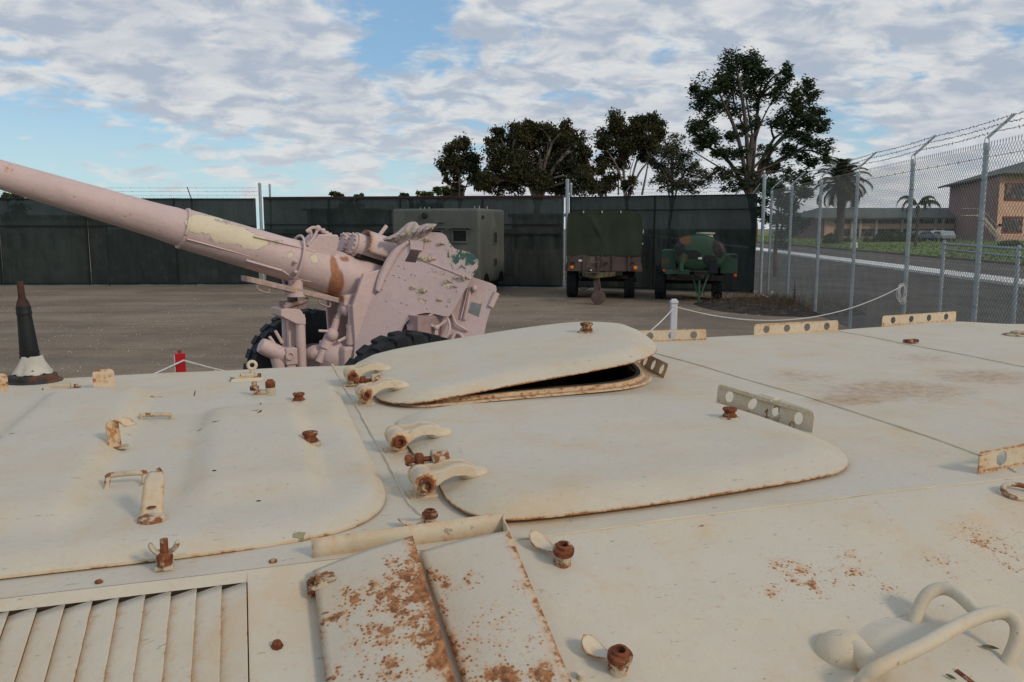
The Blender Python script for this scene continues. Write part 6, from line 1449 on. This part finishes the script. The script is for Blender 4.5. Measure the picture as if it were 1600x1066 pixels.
# ---------------------------------------------------------------- camouflaged tank trailer
def camo():
    m = bpy.data.materials.new('camouflage_paint'); m.use_nodes = True; t = NT(m.node_tree); co = t.n('ShaderNodeTexCoord').outputs['Object']
    wob = t.m('MULTIPLY', t.m('SUBTRACT', t.noise(co, 2.5, 2, .4), .5), .9); a = t.m('ADD', wob, spots_mask(t, co, [((-.50, 0, 1.45), (.22, .9, .55), 1), ((-.25, 0, 1.22), (.50, .9, .22), 1), ((.50, 0, 1.45), (.35, .9, .50), 1), ((.25, 0, 1.1), (.3, .9, .22), 1), ((.95, .2, 1.22), (.4, 2, .16), 1)])); b = t.m('ADD', wob, spots_mask(t, co, [((-.36, 0, 1.62), (.26, .7, .26), 1), ((-.40, 0, 1.12), (.22, .5, .22), 1), ((-.95, .2, 1.05), (.4, 2, .14), .9), ((-.60, .9, 1.6), (.3, .5, .4), .9)]))
    c = t.mix(t.mr(a, .40, .43), (.026, .064, .036), (.014, .014, .015)); c = t.mix(t.mr(b, .40, .43), c, (.13, .055, .025))
    c = t.mix(t.m('MULTIPLY', t.mr(t.noise(co, 14, 5, .6), .5, .7), .25), c, (.10, .11, .08))
    bs = t.n('ShaderNodeBsdfPrincipled', {'Base Color': c, 'Roughness': .5, 'Specular IOR Level': .35}); t.n('ShaderNodeOutputMaterial', {0: bs}); return m
M_camo = camo(); M_green = mat('green_paint', (.030, .085, .045), .6, .2, 4)
YT = 21.6; tt = thing('tank_trailer', 'camouflaged tank trailer with box fenders, right of the canvas trailer', 'trailer', (atY(1093, 400, YT).x, YT, 0), R(-13)); tx2 = tt.location.x
def U(px, py, y=0.0): p = atY(px, py, YT + y); return Vector((p.x - tx2, y, p.z))
ol = crom([U(a, b) for a, b in ((1054, 386), (1058, 377), (1063, 373), (1074, 369.5), (1095, 367.5), (1112, 371.5), (1126, 379), (1131, 387), (1133, 397), (1130, 408), (1123, 417), (1095, 423), (1068, 420), (1058, 409), (1054, 397))], 5)
C0 = sum(ol, Vector()) / len(ol); q = MB(); N = len(ol); rings = []
for k, y in ((.0, -.085), (.3, -.08), (.6, -.06), (.85, -.035), (.97, -.005), (1.0, .02), (1.0, .3), (1.0, 1.2), (1.0, 2.1), (.9, 2.2), (.0, 2.25)):
    rings.append([q.vert(C0 + (p - C0) * max(k, .001) + Vector((0, y - C0.y, 0))) for p in ol])
for A, B in zip(rings, rings[1:]):
    for i in range(N): q.face((A[i], B[i], B[(i + 1) % N], A[(i + 1) % N]))
q.build('water_tank', M_camo, tt, smooth=40, recalc=True)
q = MB(); q.tube([C0 + (p - C0) * 1.008 + Vector((0, .02 - C0.y, 0)) for p in ol], .014, 6, closed=True); q.build('tank_rim', M_camo, tt, smooth=60)
p = U(1090, 366, .9); q = MB(); q.lathe((p.x, .9, p.z - .09), (0, 0, 1), [(0, 0), (.20, 0), (.20, .09), (.25, .095), (.25, .13), (.1, .14), (0, .14)], 24); q.build('filler_lid', mat('pale_lid', (.36, .33, .29), .7, .2, 6), tt, smooth=35)
q = MB(); q.cyl((p.x, .9, p.z + .04), (p.x, .9, p.z + .13), .012, n=6); q.bar((p.x - .01, .9, p.z + .12), (p.x + .06, .9, p.z + .14), .012, .012); q.build('lid_screw', M_frame, tt)
for (a, b, c_, d_) in ((1034, 391.5, 1057, 422), (1125, 398, 1150, 428)):
    A_, B_ = U(a, b), U(c_, d_); q = MB(); q.box(((A_.x + B_.x) / 2, .85, (A_.z + B_.z) / 2), (B_.x - A_.x, 1.3, A_.z - B_.z)); q.build('fender_box', M_camo, tt, bevel=.015)
for px, py in ((1038, 424), (1147, 430.5)): q = MB(); p = U(px, py); q.lathe((p.x, .17, p.z), (0, -1, 0), [(.042, 0), (.042, .02), (.032, .028), (0, .03)], 18); q.build('reflector', mat('red_orange_reflector', (.65, .09, .02), .35, .05, 3), tt, smooth=40)
for px in (1041, 1135): tyre(tt, (U(px, 0).x, .95, .46), (1 if px > 1100 else -1, 0, 0), .46, .27, .2, 24, M_green)
q = MB(); za = U(0, 425).z; q.box((U(1070, 0).x, -.03, U(0, 425).z), (.62, .08, .12)); q.build('cross_member', M_camo, tt); q = MB(); q.box((U(1116, 0).x, -.03, U(0, 427).z), (.42, .08, .10)); q.build('cross_member', M_green, tt)
q = MB(); q.box((U(1128, 0).x, -.10, U(0, 419).z), (.22, .12, .26)); q.build('valve_box', mat('black_box', (.012, .014, .018), .6, .2, 4), tt, bevel=.008)
for ya, yb, xx in ((396, 410, 1069), (410, 423, 1066)):
    q = MB(); a, b = U(xx, ya), U(xx, yb); q.box(((a.x + b.x) / 2, -.13, (a.z + b.z) / 2), (.10, .05, a.z - b.z - .008), Matrix.Rotation(.10, 3, 'Y')); q.build('tool_bracket', M_green, tt, bevel=.004)
q = MB(); p = U(1094, 403.5); q.box((p.x, -.10, p.z), (.095, .01, .05)); q.build('white_label', MATS['label_white'], tt)
q = MB(); p = U(1095, 432); q.box((p.x, -.55, za - .03), (.34, .30, .16)); q.bar((U(1060, 0).x, .3, za - .1), (p.x, -.9, za - .08), .07, .09); q.bar((U(1126, 0).x, .3, za - .1), (p.x, -.9, za - .08), .07, .09); q.build('drawbar', M_frame, tt, bevel=.01)
q = MB(); px_, pz_ = U(1093, 432).x, za - .06; q.cyl((px_, -.7, .04), (px_, -.7, pz_), .032, n=10); q.bar((px_ - .16, -.65, pz_), (px_ - .04, -.7, .28), .03, .04); q.bar((px_ + .20, -.60, pz_), (px_ + .04, -.7, .22), .03, .04); q.build('landing_leg', M_green, tt, smooth=40)
q = MB(); q.lathe((px_, -.7, .0), (0, 0, 1), [(0, 0), (.13, 0), (.13, .02), (.04, .05), (0, .05)], 16); q.build('foot_plate', M_frame, tt, smooth=40)
q = MB(); q.box((0, .9, .62), (1.2, 1.9, .12)); q.cyl((U(1041, 0).x, .95, .46), (U(1138, 0).x, .95, .46), .05, n=10); q.build('chassis', M_frame, tt)

# ---------------------------------------------------------------- olive shelter
M_olive = mat('olive_grey_paint', (.088, .095, .082), .7, .12, 1.6, second=(.115, .12, .105), sscale=1.4, slo=.45, shi=.65, bump=.002, bscale=14)
M_lou = mat('dark_louvre', (.018, .020, .018), .8, .2, 6)
Wc = Vector((-.92, 24.0, 0)); fd = Vector((-.955, .295, 0)).normalized(); sdv_ = Vector((.295, .955, 0)).normalized()
sh = thing('shelter_trailer', 'boxy olive-grey shelter with louvred vents, parked behind the gun', 'shelter', Wc, math.atan2(-fd.y, -fd.x))
W_, D_2, Z0, Z1 = 2.75, 2.35, .30, 2.47           # local: x along -fd (0 at corner, negative to the left), y away
q = MB(); q.box((-W_ / 2, D_2 / 2, (Z0 + Z1) / 2), (W_, D_2, Z1 - Z0)); o = q.build('shelter_body', M_olive, sh, bevel=.09); o.modifiers['bevel'].segments = 5
o.data.polygons.foreach_set('use_smooth', [True] * len(o.data.polygons)); o.data.set_sharp_from_angle(angle=R(80))
def S(px, py):
    n = Vector((fd.y, -fd.x, 0)); n = n if n.y < 0 else -n
    p = on_plane(px, py, Wc, n) - Wc; return (-p.dot(fd), p.z)
def framed(x0, z0, x1, z1, nsl):
    q = MB(); th = .05
    for (cx_, cz, dx, dz) in (((x0 + x1) / 2, z1 + th / 2, x1 - x0 + 2 * th, th), ((x0 + x1) / 2, z0 - th / 2, x1 - x0 + 2 * th, th), (x0 - th / 2, (z0 + z1) / 2, th, z1 - z0), (x1 + th / 2, (z0 + z1) / 2, th, z1 - z0)): q.box((cx_, -.02, cz), (dx, .05, dz))
    q.box(((x0 + x1) / 2, -.06, z1 + th + .035), (x1 - x0 + .26, .12, .02)); v = q.build('vent_frame', M_olive, sh)
    q = MB(); q.box(((x0 + x1) / 2, -.004, (z0 + z1) / 2), (x1 - x0 - .004, .01, z1 - z0 - .004)); q.build('vent_backing', M_dark, v)
    for k in range(nsl):
        z = lerp(z0, z1, (k + .5) / nsl); q = MB(); q.box(((x0 + x1) / 2, -.025, z), (x1 - x0 - .01, .035, .012), Matrix.Rotation(.7, 3, 'X')); q.build('vent_slat', M_lou, v)
a, b = S(709, 377), S(729, 361); framed(a[0], a[1], b[0], b[1], 9)
a, b = S(668, 375), S(690, 361); framed(a[0], a[1], b[0], b[1], 9)
a = S(664, 337); q = MB(); q.lathe((a[0], .02, a[1]), (0, -1, 0), [(.09, -.02), (.09, .06), (.06, .10), (0, .11)], 14); q.build('round_fitting', M_lou, sh, smooth=40)
a = S(690, 347); q = MB(); q.box((a[0], -.06, a[1]), (.17, .12, .03)); q.build('small_hood', M_olive, sh)
for (z0_, z1_) in ((1.42, 1.86), (.78, 1.05)):
    q = MB(); q.box((.012, 1.35, (z0_ + z1_) / 2), (.03, .36, z1_ - z0_)); v = q.build('side_panel', M_olive, sh); q = MB(); q.box((.03, 1.35, (z0_ + z1_) / 2 - .02), (.01, .24, (z1_ - z0_) * .7)); q.build('panel_glass', M_lou, v)
q = MB(); q.box((.02, .22, 2.22), (.05, .09, .09)); q.build('marker_lamp', M_lou, sh)
for y in (.55, 1.95):
    q = MB(); pts = [(.012, y - .24, .28), (.012, y - .24, .42), (.012, y - .15, .55), (.012, y, .60), (.012, y + .15, .55), (.012, y + .24, .42), (.012, y + .24, .28)]; q.prism(pts, (-.05, 0, 0)); q.build('wheel_arch', M_dark, sh, recalc=True)
for k in range(6):
    q = MB(); x = (-.12, -.35, -.05, -2.0, -2.25, -2.5)[k]; q.cyl((x, .3 + .25 * k, Z1 - .01), (x, .3 + .25 * k, Z1 + .075), .014, n=6); q.build('roof_eye', M_galv, sh)
for y in (.55, 1.75):
    for x in (-.25, -2.5): q = MB(); q.lathe((x, y, .38), (1, 0, 0), [(0, -.12), (.36, -.12), (.38, 0), (.36, .12), (0, .12)], 20); q.build('wheel', M_rubber, sh, smooth=40)

# faint shapes behind the screens: a low grey shed and two parked trucks
def dim_block(label, px0, px1, ytop, Y, m, name, cat):
    a, b = atY(px0, 357, Y).x, atY(px1, 357, Y).x; h = atY(0, ytop, Y).z; t = thing(name, label, cat, ((a + b) / 2, Y + 2, 0))
    q = MB(); q.box((0, 0, h / 2), (b - a, 4, h)); q.build('wall', m, t, bevel=.02)
    for k in range(4):
        q = MB(); q.box((lerp(-.38, .38, k / 3) * (b - a), -2.03, h * .6), ((b - a) * .1, .05, h * .25)); q.build('window', M_win, t)
    q = MB(); q.box((0, 0, h + .05), (b - a + .3, 4.3, .1)); q.build('roof', M_roof, t)
dim_block('pale low shed showing faintly through the left screened fence', 5, 90, 340, 34, M_col, 'shed', 'shed')
dim_block('grey hut showing faintly through the screen of the gate', 480, 590, 330, 34, M_galv, 'hut', 'hut')
dim_block('pale container showing faintly through the screen between the shelter and the canvas trailer', 800, 880, 338, 33, M_col, 'container', 'container')

# pink fitting with rust seen behind the open hatch
p = at(930, 516, 1.35)
